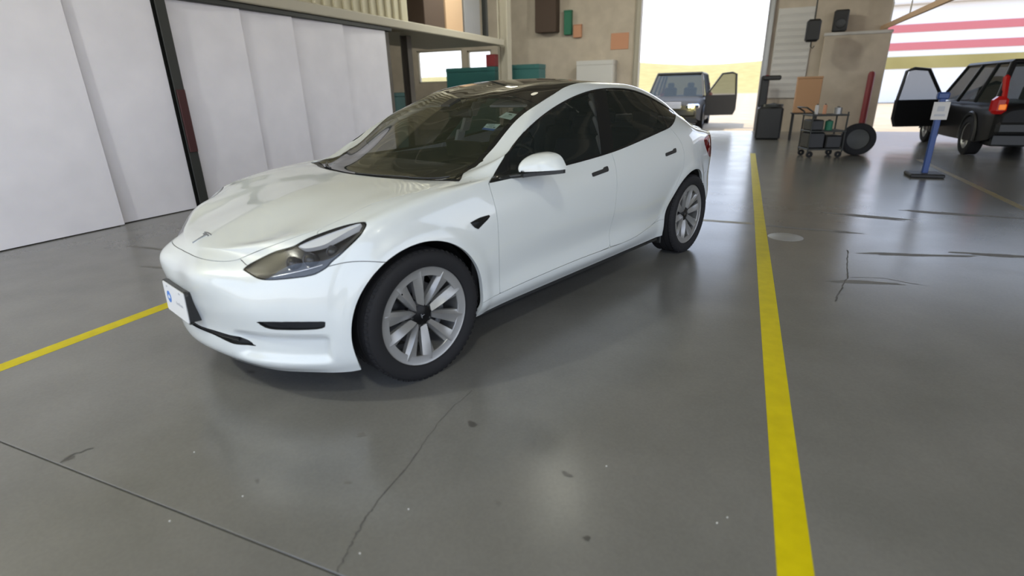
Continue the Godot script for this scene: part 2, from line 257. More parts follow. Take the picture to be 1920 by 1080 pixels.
	func mesh(m: Material) -> ArrayMesh:
		var arr := []
		arr.resize(Mesh.ARRAY_MAX)
		arr[Mesh.ARRAY_VERTEX] = p
		arr[Mesh.ARRAY_NORMAL] = n
		if uv.size() == p.size(): arr[Mesh.ARRAY_TEX_UV] = uv
		arr[Mesh.ARRAY_INDEX] = t
		var am := ArrayMesh.new()
		am.add_surface_from_arrays(Mesh.PRIMITIVE_TRIANGLES, arr)
		am.surface_set_material(0, m)
		return am


func obj(called: String, mb: MB, m: Material, parent: Node = self, label := "") -> MeshInstance3D:
	var o := MeshInstance3D.new()
	o.name = called
	o.mesh = mb.mesh(m)
	parent.add_child(o, true)
	if label: o.set_meta("label", label)
	return o

func node(called: String, at := Vector3.ZERO, turn := 0.0, parent: Node = self) -> Node3D:
	var o := Node3D.new()
	o.name = called
	o.position = at
	o.rotation.y = turn
	parent.add_child(o, true)
	return o

func tag(o: Node, label: String, category: String, group := "") -> Node:
	o.set_meta("label", label)
	o.set_meta("category", category)
	if group: o.set_meta("group", group)
	return o

func struct(called: String, mb: MB, m: Material, label: String) -> MeshInstance3D:
	var o := obj(called, mb, m)
	o.set_meta("kind", "structure")
	o.set_meta("label", label)
	return o

func mat(c: Color, rough := 0.6, metal := 0.0) -> StandardMaterial3D:
	var m := StandardMaterial3D.new()
	m.albedo_color = c
	m.roughness = rough
	m.metallic = metal
	m.cull_mode = BaseMaterial3D.CULL_DISABLED
	return m

func lin(r: float, g: float, b: float) -> Color:
	return Color(r, g, b).linear_to_srgb()

func pane(c: Color, a: float) -> StandardMaterial3D:
	var m := mat(Color(c.r, c.g, c.b, a), 0.0)
	m.transparency = BaseMaterial3D.TRANSPARENCY_ALPHA
	return m

func rect_poly(w: float, h: float, r: float, seg := 4) -> PackedVector2Array:
	var o := PackedVector2Array()
	for c in [[1, 1, 0.0], [-1, 1, 0.5], [-1, -1, 1.0], [1, -1, 1.5]]:
		for k in seg + 1:
			var a: float = PI * (c[2] + 0.5 * k / seg)
			o.append(Vector2(c[0] * (w / 2 - r) + r * cos(a), c[1] * (h / 2 - r) + r * sin(a)))
	return o

func disc_poly(r: float, seg := 24) -> PackedVector2Array:
	var o := PackedVector2Array()
	for k in seg: o.append(Vector2(r * cos(TAU * k / seg), r * sin(TAU * k / seg)))
	return o

# ------------------------------------------------------------------ the car's skin

class Piece:
	var p := PackedVector3Array()
	var n := PackedVector3Array()
	var st := PackedVector2Array()
	var t := PackedInt32Array()
	var cut := PackedInt32Array()

func smooth(a: float, b: float, x: float) -> float:
	var k := clampf((x - a) / (b - a), 0.0, 1.0)
	return k * k * (3.0 - 2.0 * k)

func spline(pts: Array, k: PackedFloat32Array, per: int, mirror: bool) -> PackedVector3Array:
	var cnt := pts.size()
	var tan_ := []
	for i in cnt:
		var a = null
		var b = null
		var h0 := 0.0
		var h1 := 0.0
		if i > 0:
			a = pts[i - 1]; h0 = k[i] - k[i - 1]
		elif mirror:
			a = pts[1] * Vector3(-1, 1, 1); h0 = k[1] - k[0]
		if i < cnt - 1:
			b = pts[i + 1]; h1 = k[i + 1] - k[i]
		elif mirror:
			b = pts[cnt - 2] * Vector3(-1, 1, 1); h1 = h0
		if a == null: tan_.append((b - pts[i]) / h1)
		elif b == null: tan_.append((pts[i] - a) / h0)
		else: tan_.append(((pts[i] - a) / h0 * h1 + (b - pts[i]) / h1 * h0) / (h0 + h1))
	var o := PackedVector3Array()
	for i in cnt - 1:
		var h := k[i + 1] - k[i]
		for s in per:
			var x := float(s) / per
			o.append(pts[i] * (2 * x * x * x - 3 * x * x + 1) + tan_[i] * h * (x * x * x - 2 * x * x + x) + pts[i + 1] * (3 * x * x - 2 * x * x * x) + tan_[i + 1] * h * (x * x * x - x * x))
	o.append(pts[cnt - 1])
	return o

func make_skin() -> Piece:
	var nc := NET.size()
	var nr: int = NET[0].size()
	var g := []
	for c in nc:
		var row := []
		for q in NET[c]: row.append(Vector3(q[1], q[2], q[0]))
		g.append(row)
	var ks := PackedFloat32Array([0.0])
	for c in nc - 1:
		var d := 0.0
		for r in nr: d += g[c][r].distance_to(g[c + 1][r]) / nr
		ks.append(ks[c] + sqrt(maxf(d, 0.02)))
	var kt := PackedFloat32Array([0.0])
	for r in nr - 1:
		var d := 0.0
		for c in nc: d += g[c][r].distance_to(g[c][r + 1]) / nc
		kt.append(kt[r] + sqrt(maxf(d, 0.02)))
	var lines := []
	for r in nr:
		var pts := []
		for c in nc: pts.append(g[c][r])
		lines.append(spline(pts, ks, SU, true))
	ns = (nc - 1) * SU + 1
	nt = (nr - 1) * SV + 1
	skin_p.resize(ns * nt)
	for i in ns:
		var pts := []
		for r in nr: pts.append(lines[r][i])
		var col := spline(pts, kt, SV, false)
		for j in nt: skin_p[i * nt + j] = shape_detail(col[j])
	var m := Piece.new()
	m.p = skin_p
	m.n.resize(ns * nt)
	m.st.resize(ns * nt)
	for i in ns:
		for j in nt:
			var a := skin_p[maxi(i - 1, 0) * nt + j]
			var b := skin_p[mini(i + 1, ns - 1) * nt + j]
			var c := skin_p[i * nt + maxi(j - 1, 0)]
			var d := skin_p[i * nt + mini(j + 1, nt - 1)]
			# across the middle of the car the far neighbour is the mirror image
			if i == 0: a = b * Vector3(-1, 1, 1)
			if i == ns - 1: b = a * Vector3(-1, 1, 1)
			if j == nt - 1: d = c * Vector3(-1, 1, 1)
			var nn := (b - a).cross(d - c)
			if j == nt - 1 or i == 0 or i == ns - 1: nn.x = 0.0
			if nn.length_squared() < 1e-12: nn = Vector3.UP
			m.n[i * nt + j] = nn.normalized()
			m.st[i * nt + j] = Vector2(float(i) / SU, float(j) / SV)
	if m.n[10 * SU * nt + 3 * SV].x < 0.0:
		for i in m.n.size(): m.n[i] = -m.n[i]
	for i in ns - 1:
		for j in nt - 1:
			var q := i * nt + j
			for f in [[q, q + nt, q + nt + 1], [q, q + nt + 1, q + 1]]:
				var nn := (m.p[f[2]] - m.p[f[0]]).cross(m.p[f[1]] - m.p[f[0]])
				if nn.dot(m.n[f[0]] + m.n[f[1]] + m.n[f[2]]) < 0.0:
					m.t.append(f[0]); m.t.append(f[2]); m.t.append(f[1])
				else:
					m.t.append(f[0]); m.t.append(f[1]); m.t.append(f[2])
	return m

func shape_detail(q: Vector3) -> Vector3:
	if q.x > 0.5:
		for z0 in [0.0, -2.875]:
			var r := Vector2(q.z - z0, q.y - 0.335).length()
			q.x += 0.010 * (1.0 - smooth(0.40, 0.47, r))
	# the scooped channel below the corner slot of the front bumper
	if q.z > 0.35 and q.y < 0.45:
		var d := 0.024 * smooth(0.372, 0.350, q.y) * smooth(0.225, 0.27, q.y) * smooth(0.36, 0.46, q.x) * smooth(0.80, 0.765, q.x)
		q.z -= d * 0.85
		q.x -= d * 0.5
	return q

func skin_at(st: Vector2) -> Vector3:
	var x := clampf(st.x * SU, 0.0, ns - 1.001)
	var y := clampf(st.y * SV, 0.0, nt - 1.001)
	var i := int(x)
	var j := int(y)
	var a := skin_p[i * nt + j].lerp(skin_p[(i + 1) * nt + j], x - i)
	var b := skin_p[i * nt + j + 1].lerp(skin_p[(i + 1) * nt + j + 1], x - i)
	return a.lerp(b, y - j)

func skin_normal(st: Vector2) -> Vector3:
	var e := 0.04
	var a := skin_at(st + Vector2(e, 0)) - skin_at(st - Vector2(e, 0))
	var b := skin_at(st + Vector2(0, e)) - skin_at(st - Vector2(0, e))
	var nn := a.cross(b).normalized()
	var mid := Vector3(0, 0.55, clampf(skin_at(st).z, -3.2, 0.3))
	return nn if nn.dot(skin_at(st) - mid) > 0.0 else -nn

func clip(m: Piece, f: PackedFloat32Array, level: float, sgn: float) -> Piece:
	var o := Piece.new()
	var map := PackedInt32Array()
	map.resize(m.p.size())
	map.fill(-1)
	var edges := {}
	var cnt := m.p.size()
	for k in range(0, m.t.size(), 3):
		var id := [m.t[k], m.t[k + 1], m.t[k + 2]]
		var g := [sgn * (f[id[0]] - level), sgn * (f[id[1]] - level), sgn * (f[id[2]] - level)]
		if g[0] <= 0.0 and g[1] <= 0.0 and g[2] <= 0.0:
			continue
		var poly := []
		var cuts := []
		for e in 3:
			var a: int = id[e]
			var b: int = id[(e + 1) % 3]
			var ga: float = g[e]
			var gb: float = g[(e + 1) % 3]
			if ga > 0.0:
				if map[a] < 0:
					map[a] = o.p.size()
					o.p.append(m.p[a]); o.n.append(m.n[a]); o.st.append(m.st[a])
				poly.append(map[a])
			if (ga > 0.0) != (gb > 0.0):
				var key := mini(a, b) * cnt + maxi(a, b)
				if not edges.has(key):
					var w := ga / (ga - gb)
					edges[key] = o.p.size()
					o.p.append(m.p[a].lerp(m.p[b], w)); o.n.append(m.n[a].lerp(m.n[b], w).normalized()); o.st.append(m.st[a].lerp(m.st[b], w))
				poly.append(edges[key])
				cuts.append(edges[key])
		for e in range(1, poly.size() - 1):
			o.t.append(poly[0]); o.t.append(poly[e]); o.t.append(poly[e + 1])
		if cuts.size() == 2:
			o.cut.append(cuts[0]); o.cut.append(cuts[1])
	return o

func curve_f(m: Piece, key: String) -> PackedFloat32Array:
	# distance to the curve on the skin in metres, negative inside
	var flat: Array = CURVES[key]
	var poly := PackedVector2Array()
	var pts := PackedVector3Array()
	var real := []
	var lo := Vector2(99, 99)
	var hi := Vector2(-99, -99)
	for i in range(0, flat.size(), 2):
		var q := Vector2(flat[i], flat[i + 1])
		poly.append(q)
		pts.append(skin_at(q))
		real.append(q.x >= -0.01 and q.x <= 20.01 and q.y >= -0.01 and q.y <= 11.01)
		lo = lo.min(q); hi = hi.max(q)
	lo -= Vector2(0.5, 0.5)
	hi += Vector2(0.5, 0.5)
	var cnt := poly.size()
	var f := PackedFloat32Array()
	f.resize(m.p.size())
	for i in m.p.size():
		var q := m.st[i]
		if q.x < lo.x or q.y < lo.y or q.x > hi.x or q.y > hi.y:
			f[i] = 1.0
			continue
		var x := m.p[i]
		var best := 1.0
		for e in cnt:
			var e2 := (e + 1) % cnt
			if not (real[e] and real[e2]): continue
			var a := pts[e]
			var d := pts[e2] - a
			var w := clampf((x - a).dot(d) / maxf(d.length_squared(), 1e-9), 0.0, 1.0)
			best = minf(best, (a + d * w).distance_squared_to(x))
		best = sqrt(best)
		var votes := 0
		for e in [Vector2(0.00013, 0.00021), Vector2(-0.00017, 0.00011), Vector2(0.00007, -0.00019)]:
			if Geometry2D.is_point_in_polygon(q + e, poly): votes += 1
		f[i] = -best if votes >= 2 else best
	return f

func field(m: Piece, call: Callable) -> PackedFloat32Array:
	var f := PackedFloat32Array()
	f.resize(m.p.size())
	for i in m.p.size(): f[i] = call.call(m.p[i], m.st[i])
	return f

func skirt(m: Piece, depth: float) -> MB:
	# the folded edge of a panel along its cut
	var o := MB.new()
	for k in range(0, m.cut.size(), 2):
		var a := m.cut[k]
		var b := m.cut[k + 1]
		var q := [m.p[a], m.p[b], m.p[b] - m.n[b] * depth, m.p[a] - m.n[a] * depth]
		o.tri(q[0], q[1], q[2])
		o.tri(q[0], q[2], q[3])
	return o

func solid(m: Piece, off := 0.0) -> MB:
	var o := MB.new()
	o.n = m.n
	o.t = m.t
	if off == 0.0: o.p = m.p
	else:
		o.p.resize(m.p.size())
		for i in m.p.size(): o.p[i] = m.p[i] + m.n[i] * off
	return o

func both(parts: Array) -> MB:
	var o := MB.new()
	for m in parts:
		o.add(m)
		o.add(m, true)
	return o

func one(parts: Array, right: bool) -> MB:
	var o := MB.new()
	for m in parts: o.add(m, right)
	return o


func _ready() -> void:
	# camera
	var cam := Camera3D.new()
	cam.name = "camera"
	cam.fov = rad_to_deg(2.0 * atan(540.0 / 992.02))
	cam.near = 0.05
	cam.far = 1000.0
	# a fast lens: the car is in focus and the yard and end wall go soft
	var lens := CameraAttributesPhysical.new()
	lens.frustum_focal_length = 12.0 / (540.0 / 992.02)
	lens.frustum_focus_distance = 3.8
	lens.frustum_near = 0.05
	lens.frustum_far = 1000.0
	lens.exposure_aperture = 1.6
	cam.attributes = lens
	var yaw := 3.8906
	var pitch := -0.3548
	var roll := -0.0231
	var fw := Vector3(cos(pitch) * sin(yaw), sin(pitch), cos(pitch) * cos(yaw)).rotated(Vector3.UP, CAR_TURN)
	var rt := fw.cross(Vector3.UP).normalized()
	var up := rt.cross(fw)
	var rt2 := rt * cos(roll) + up * sin(roll)
	var up2 := -rt * sin(roll) + up * cos(roll)
	cam.transform = Transform3D(Basis(rt2, up2, -fw), Vector3(2.8247, 1.3587, 1.4644).rotated(Vector3.UP, CAR_TURN))
	add_child(cam)
	cam.current = true
	# sky and exposure
	var env := Environment.new()
	env.background_mode = Environment.BG_SKY
	env.sky = Sky.new()
	var sk := ProceduralSkyMaterial.new()
	sk.sky_top_color = Color(0.68, 0.75, 0.87)
	sk.sky_horizon_color = Color(0.93, 0.94, 0.95)
	sk.sky_curve = 0.12
	sk.ground_bottom_color = Color(0.62, 0.58, 0.52)
	sk.ground_horizon_color = Color(0.80, 0.80, 0.80)
	sk.sky_energy_multiplier = 1.8
	sk.ground_energy_multiplier = 1.1
	env.sky.sky_material = sk
	env.tonemap_mode = Environment.TONE_MAPPER_LINEAR
	env.tonemap_exposure = 0.91
	env.sdfgi_enabled = true
	env.ssao_enabled = true
	env.ssil_enabled = true
	var we := WorldEnvironment.new()
	we.name = "world_environment"
	we.environment = env
	add_child(we)
	# sun, from the side, so that it lights the yard and not the bays
	var sun := DirectionalLight3D.new()
	sun.name = "sun"
	sun.rotation = Vector3(deg_to_rad(-50.0), deg_to_rad(-100.0), 0)
	sun.light_energy = 2.0
	sun.light_color = Color(1.0, 0.95, 0.86)
	sun.light_angular_distance = 0.6
	sun.shadow_enabled = true
	add_child(sun)
	materials()
	M.clear_glass = pane(lin(0.6, 0.65, 0.65), 0.05)
	M.lamp_glow = mat(lin(0.9, 0.85, 0.6), 0.3)
	M.lamp_glow.emission_enabled = true
	M.lamp_glow.emission = Color(1.0, 0.95, 0.62)
	M.lamp_glow.emission_energy_multiplier = 3.0
	M.lamp_warm = mat(lin(0.9, 0.88, 0.8), 0.4)
	M.lamp_warm.emission_enabled = true
	M.lamp_warm.emission = Color(1.0, 0.97, 0.86)
	M.lamp_warm.emission_energy_multiplier = 4.0
	M.tail_red = mat(lin(0.22, 0.008, 0.008), 0.15)
	M.tail_red.emission_enabled = true
	M.tail_red.emission = Color(1.0, 0.05, 0.03)
	M.tail_red.emission_energy_multiplier = 0.10
	M.tail_amber = mat(lin(0.7, 0.25, 0.04), 0.1)
	M.tail_amber.emission_enabled = true
	M.tail_amber.emission = Color(1.0, 0.45, 0.08)
	M.tail_amber.emission_energy_multiplier = 0.5
	building()
	sedan()
	background()
	high_bay(0.06, -4.3, 0.8, "dark high bay lamp above the boot of the white sedan")
	high_bay(0.06, -12.0, 8.0, "added unseen fill lamp just inside the tall doorway")  # added out of view to brighten the end wall and pier
	high_bay(-7.5, -12.0, 6.0, "added unseen fill lamp inside the store")  # unseen lamp put in to lift the store and the far end
	high_bay(-3.3, -9.5, 7.0, "added unseen fill lamp beside the storage deck")  # added fill, out of sight, for the fascia and farther sheets
	high_bay(-2.8, 3.2, 12.0, "added unseen fill lamp above the white sheets")  # made-up fill that raises the white sheets at the front
	high_bay(2.6, 3.2, 5.0, "added unseen fill lamp above the floor joint")  # unseen fill added ahead of the car, also reaches its bumper
	high_bay(7.2, 3.2, 6.0, "added unseen fill lamp above the empty bay")  # added for the general light level of the bays, not seen

# ------------------------------------------------------------------ the sedan

func cut_out(rest: Piece, key: String, gap: float) -> Array:
	# [inside, outside, groove between them]
	var f := curve_f(rest, key)
	var inside := clip(rest, f, -gap, -1.0)
	var outside := clip(rest, f, gap, 1.0)
	var strip := clip(rest, f, gap, -1.0)
	if gap > 0.0:
		strip = clip(strip, curve_f(strip, key), -gap, 1.0)
	return [inside, outside, strip]

func letter_t(w: float) -> Array:
	# the maker's mark: an arched bar above a tapering stem; outlines in XY, centred
	var bar := PackedVector2Array()
	for k in 13:
		var x := -0.5 + k / 12.0
		bar.append(Vector2(x * w, (0.50 - 0.22 * x * x) * w))
	for k in 13:
		var x := 0.5 - k / 12.0
		bar.append(Vector2(x * w * 0.97, (0.435 - 0.22 * x * x) * w))
	var stem := PackedVector2Array([Vector2(-0.42, 0.325) * w, Vector2(-0.36, 0.24) * w, Vector2(-0.12, 0.29) * w, Vector2(0.0, -0.55) * w, Vector2(0.12, 0.29) * w, Vector2(0.36, 0.24) * w, Vector2(0.42, 0.325) * w, Vector2(0.12, 0.39) * w, Vector2(0.0, 0.33) * w, Vector2(-0.12, 0.39) * w])
	return [bar, stem]

func sedan() -> Node3D:
	var car := node("sedan_car", Vector3.ZERO, CAR_TURN)
	tag(car, "white electric sedan with black glass roof and ten-spoke grey wheels", "car")
	var rest := make_skin()
	# wheel arches
	for a in [[0.012, 0.382], [-2.875, 0.385]]:
		var f := field(rest, func(q, _s): return Vector2(q.z - a[0], q.y - 0.335).length() - a[1] if q.x > 0.45 and q.y < 0.9 else 1.0)
		rest = clip(rest, f, 0.0, 1.0)
		var lip := skirt(rest, 0.022)
		obj("arch_lip", both([lip]), M.paint, car)
	var g := 0.0017
	var depth := 0.010
	var seals := MB.new()
	var edges := MB.new()
	# head lamps
	var c := cut_out(rest, "HL", 0.0012)
	rest = c[1]
	edges.add(skirt(rest, 0.012))
	head_lamps(car, c[0])
	# side windows
	c = cut_out(rest, "DLO", 0.001)
	rest = c[1]
	var dlo: Piece = c[0]
	edges.add(skirt(rest, 0.012))
	# windscreen, roof and rear glass in one opening
	c = cut_out(rest, "TOPGLASS", 0.0015)
	rest = c[1]
	var top: Piece = c[0]
	edges.add(skirt(rest, 0.012))
	# lower grille and corner slots
	c = cut_out(rest, "GRILLE", 0.0)
	rest = c[1]
	var grille: Piece = c[0]
	var dark_edges := skirt(rest, 0.02)
	c = cut_out(rest, "FOG", 0.0)
	rest = c[1]
	var fog: Piece = c[0]
	dark_edges.add(skirt(rest, 0.012))
	c = cut_out(rest, "TAIL", 0.0015)
	rest = c[1]
	var tail: Piece = c[0]
	edges.add(skirt(rest, 0.012))
	var panels := {}
	for k in ["HOOD", "DOOR1", "DOOR2", "BUMPER", "TRUNK", "RBUMP", "SILL", "FENDER"]:
		c = cut_out(rest, k, g if k != "SILL" else 0.0015)
		panels[k] = c[0]
		rest = c[1]
		edges.add(skirt(rest, depth))
		seals.add(solid(c[2], -0.007))
	var P := func(k): return [solid(panels[k]), skirt(panels[k], depth)]
	obj("hood", both(P.call("HOOD")), M.paint, car)
	obj("front_bumper", both(P.call("BUMPER")), M.paint, car)
	obj("trunk_lid", both(P.call("TRUNK")), M.paint, car)
	obj("rear_bumper", both(P.call("RBUMP")), M.paint, car)
	for s in 2:
		obj("side_frame", one([solid(rest), edges], s == 1), M.paint, car)
		obj("fender", one(P.call("FENDER"), s == 1), M.paint, car)
		obj("sill", one(P.call("SILL"), s == 1), M.paint, car)
		obj("tail_lamp", one([solid(tail), skirt(tail, 0.01)], s == 1), M.red_lens, car, "red tail lamp lens")
	var seal := obj("panel_seal", both([seals, dark_edges]), M.rubber, car)
	seal.set_meta("kind", "stuff")
	# glass of the sides
	var f := curve_f(dlo, "DLO")
	var trim := solid(clip(dlo, f, -0.013, 1.0), -0.001)
	var inner := clip(dlo, f, -0.013, -1.0)
	trim.add(skirt(dlo, 0.015))
	var lean := func(_q, st): return st.x - 0.24 * (st.y - 5.1)
	var sail := clip(inner, field(inner, func(_q, st): return st.x - 0.04 * (st.y - 5.4)), 9.15, -1.0)
	var gl := clip(inner, field(inner, func(_q, st): return st.x - 0.04 * (st.y - 5.4)), 9.15, 1.0)
	var front_glass := clip(gl, field(gl, lean), 11.70, -1.0)
	var back := clip(gl, field(gl, lean), 11.70, 1.0)
	var pillar := clip(back, field(back, lean), 12.06, -1.0)
	back = clip(back, field(back, lean), 12.06, 1.0)
	var divide := func(_q, st): return st.x - 0.12 * (st.y - 5.5)
	var rear_glass := clip(back, field(back, divide), 13.98, -1.0)
	var quarter := clip(back, field(back, divide), 14.04, 1.0)
	var strip := clip(back, field(back, divide), 13.98, 1.0)
	strip = clip(strip, field(strip, divide), 14.04, -1.0)
	trim.add(solid(strip, -0.002))
	for s in 2:
		var r: bool = s == 1
		var d1 := obj("front_door", one(P.call("DOOR1"), r), M.paint, car)
		var d2 := obj("rear_door", one(P.call("DOOR2"), r), M.paint, car)
		obj("window_pane", one([solid(front_glass, -0.004)], r), M.side_glass, d1, "tinted side window")
		obj("window_pane", one([solid(rear_glass, -0.004)], r), M.side_glass, d2, "tinted side window")
		obj("quarter_glass", one([solid(quarter, -0.004)], r), M.side_glass, car)
		obj("window_trim", one([trim], r), M.gloss_black, car, "black window surround")
		obj("pillar_cover", one([solid(pillar, -0.002)], r), M.gloss_black, car)
		obj("mirror_sail", one([solid(sail, -0.003)], r), M.gloss_black, car)
		for h in [[11.30, 4.31, 11.77, 4.385, d1], [13.62, 4.37, 14.08, 4.415, d2]]:
			obj("door_handle", door_handle(Vector2(h[0], h[1]), Vector2(h[2], h[3]), r), M.satin_black, h[4], "black door handle")
	# the glass on top
	f = curve_f(top, "TOPGLASS")
	var along := func(q, st): return st.x
	var screen := clip(top, field(top, along), 10.70, -1.0)
	var roof := clip(top, field(top, along), 10.715, 1.0)
	var rear := clip(roof, field(roof, along), 14.92, 1.0)
	roof = clip(roof, field(roof, along), 14.90, -1.0)
	# matt black cowl in the trough behind the hood
	var trough := func(_q, st):
		var tab := [[11.0, 7.05], [10.0, 7.14], [9.0, 7.20], [8.0, 7.43], [7.4, 7.47], [7.0, 7.51], [6.0, 7.70]]
		for k in 6:
			if st.y >= tab[k + 1][0]:
				return st.x - lerpf(tab[k][1], tab[k + 1][1], clampf((tab[k][0] - st.y) / (tab[k][0] - tab[k + 1][0]), 0.0, 1.0))
		return st.x - 7.7
	var cowl := clip(screen, field(screen, trough), 0.20, -1.0)
	screen = clip(screen, field(screen, trough), 0.20, 1.0)
	obj("cowl", both([solid(cowl, -0.006)]), M.satin_black, car, "black plastic cowl")
	var fs := curve_f(screen, "TOPGLASS")
	for i in fs.size(): fs[i] = maxf(fs[i], (screen.st[i].x - 10.70) * 0.28)
	var ws := obj("windshield", both([solid(clip(screen, fs, -0.036, -1.0), -0.002)]), M.screen_glass, car, "raked front windshield")
	obj("windshield_border", both([solid(clip(screen, fs, -0.036, 1.0), -0.001)]), M.frit, ws, "black printed border of the windshield")
	obj("roof_glass", both([solid(roof, -0.001)]), M.roof_glass, car, "black tinted glass roof")
	obj("rear_window", both([solid(rear, -0.001)]), M.roof_glass, car)
	var seam := clip(top, field(top, along), 10.70, 1.0)
	seam = clip(seam, field(seam, along), 10.715, -1.0)
	obj("roof_seal", both([solid(seam, -0.004)]), M.rubber, car)
	obj("inspection_sticker", sticker([[9.83, 9.07], [9.83, 8.67], [9.671, 8.73], [9.70, 9.083]]), M.sticker_blue, ws, "windshield sticker with a blue stripe")
	obj("inspection_sticker", sticker([[10.183, 8.82], [10.155, 8.39], [9.954, 8.48], [10.017, 8.908]]), M.sticker_green, ws, "pale green windshield sticker")
	# grille and corner slots of the bumper
	var gm := solid(grille, -0.022)
	gm.add(skirt(grille, 0.03))
	obj("lower_grille", both([gm]), M.satin_black, car, "black lower air intake")
	var bars := MB.new()
	for w in 3:
		var path := []
		for k in 9:
			var s := -1.55 + 3.1 * k / 8.0
			var q := skin_at(Vector2(absf(s), 1.66 + 0.07 * w)) - Vector3(0, 0, 0.014)
			if s < 0.0: q.x = -q.x
			path.append(q)
		bars.tube(path, 0.0035, 6)
	obj("grille_bar", bars, M.satin_black, car)
	for s in 2:
		obj("corner_slot", one([solid(fog, -0.010), skirt(fog, 0.012)], s == 1), M.gloss_black, car, "black slot of the front bumper")
	# marks
	obj("hood_emblem", emblem_on_hood(), M.emblem, car, "grey T-shaped emblem")
	for s in 2:
		fender_badge(car, s == 1)
		mud_flap(car, s == 1)
	side_mirror(car, false)
	number_plate(car)
	wipers(car)
	under_body(car)
	cabin(car)
	wheel(car, Vector3(0.0, 0.335, 0.0), 1.0, deg_to_rad(75.0), -0.0395)
	wheel(car, Vector3(0.0, 0.335, -2.875), 1.0, deg_to_rad(60.0), 0.0)
	wheel(car, Vector3(0.0, 0.335, 0.0), -1.0, deg_to_rad(20.0), -0.0395)
	wheel(car, Vector3(0.0, 0.335, -2.875), -1.0, deg_to_rad(100.0), 0.0)
	return car

func sticker(st: Array) -> MB:
	var o := MB.new()
	var q := []
	for a in st:
		var v := Vector2(a[0], a[1])
		q.append(skin_at(v) - skin_normal(v) * 0.006)
	o.quad_uv(q[0], q[1], q[2], q[3])
	return o

func head_lamps(car: Node3D, hl: Piece) -> void:
	var drl := clip(hl, curve_f(hl, "DRL"), 0.0, -1.0)
	var f := curve_f(hl, "HL")
	# the dark bowl behind the lens: deeper towards the middle
	var bowl := MB.new()
	bowl.t = hl.t
	bowl.n = hl.n
	for i in hl.p.size():
		bowl.p.append(hl.p[i] - hl.n[i] * (0.006 + 0.045 * smooth(0.005, 0.06, -f[i])))
	var shelf := MB.new()
	for i in drl.p.size(): shelf.p.append(drl.p[i] - drl.n[i] * 0.005)
	shelf.n = drl.n
	shelf.t = drl.t
	shelf.add(skirt(drl, 0.03))
	for s in 2:
		var r: bool = s == 1
		var lamp := obj("head_lamp", one([bowl], r), M.lamp_bowl, car, "smoked swept-back head lamp")
		obj("lens", one([solid(hl, -0.0008)], r), M.lens, lamp)
		obj("lens_rim", one([solid(clip(hl, f, -0.006, 1.0), -0.0004), skirt(hl, 0.01)], r), M.gloss_black, lamp)
		obj("light_strip", one([shelf], r), M.light_strip, lamp, "pale daytime running light strip")
		for k in [[2.95, 4.72, 0.026], [3.42, 4.72, 0.027], [3.95, 4.85, 0.022]]:
			var st := Vector2(k[0], k[1])
			var at := skin_at(st) - skin_normal(st) * 0.040
			var fwd := (skin_normal(st) + Vector3(0, -0.1, 0.9)).normalized()
			var b := Basis.looking_at(-fwd, Vector3.UP)
			var xf := Transform3D(Basis(b.z, b.x, b.y), at)
			var ring := MB.new()
			ring.lathe([Vector2(-0.02, k[2] * 1.15), Vector2(0.006, k[2] * 1.25), Vector2(0.012, k[2] * 1.2), Vector2(0.009, k[2])], 28, xf)
			obj("projector_ring", one([ring], r), M.lamp_trim, lamp)
			var dome := MB.new()
			var pr := []
			for j in 8: pr.append(Vector2(0.009 + 0.016 * sin(PI / 2 * j / 7.0), k[2] * cos(PI / 2 * j / 7.0)))
			dome.lathe(pr, 28, xf)
			obj("projector", one([dome], r), M.dark_glass, lamp)
		var blade := []
		for k in 11:
			var st := Vector2(2.62, 4.17).lerp(Vector2(3.78, 4.40), k / 10.0)
			blade.append(skin_at(st) - skin_normal(st) * 0.014)
		var bl := MB.new()
		bl.tube(blade, 0.0035, 6)
		obj("bezel", one([bl], r), M.chrome, lamp)

func door_handle(a: Vector2, b: Vector2, r: bool) -> MB:
	# a flush bar that is wider at its rear end
	var pa := skin_at(a)
	var pb := skin_at(b)
	var nn := (skin_normal(a) + skin_normal(b)).normalized()
	var d := pb - pa
	var l := d.length()
	var x := d.normalized()
	var y := nn.cross(x).normalized()
	if y.y < 0.0: y = -y
	var xf := Transform3D(Basis(x, y, x.cross(y)), pa)
	if xf.basis.z.dot(nn) < 0.0: xf.basis.z = -xf.basis.z
	var poly := PackedVector2Array()
	for q in [[0.0, -0.010], [0.0, 0.010], [0.012, 0.013], [l * 0.70, 0.013], [l * 0.76, 0.021], [l - 0.008, 0.022], [l, 0.014], [l, -0.006], [l - 0.010, -0.013], [0.012, -0.013]]:
		poly.append(Vector2(q[0], q[1]))
	var o := MB.new()
	o.prism(poly, -0.012, 0.004, xf)
	return one([o], r)

func emblem_on_hood() -> MB:
	var o := MB.new()
	var c := skin_at(Vector2(0.0, 6.56))
	var y := (skin_at(Vector2(0, 7.1)) - skin_at(Vector2(0, 6.0))).normalized()
	var xf := Transform3D(Basis(Vector3.RIGHT, y, Vector3.RIGHT.cross(y)), c)
	for q in letter_t(0.085): o.prism(q, -0.003, 0.003, xf)
	return o

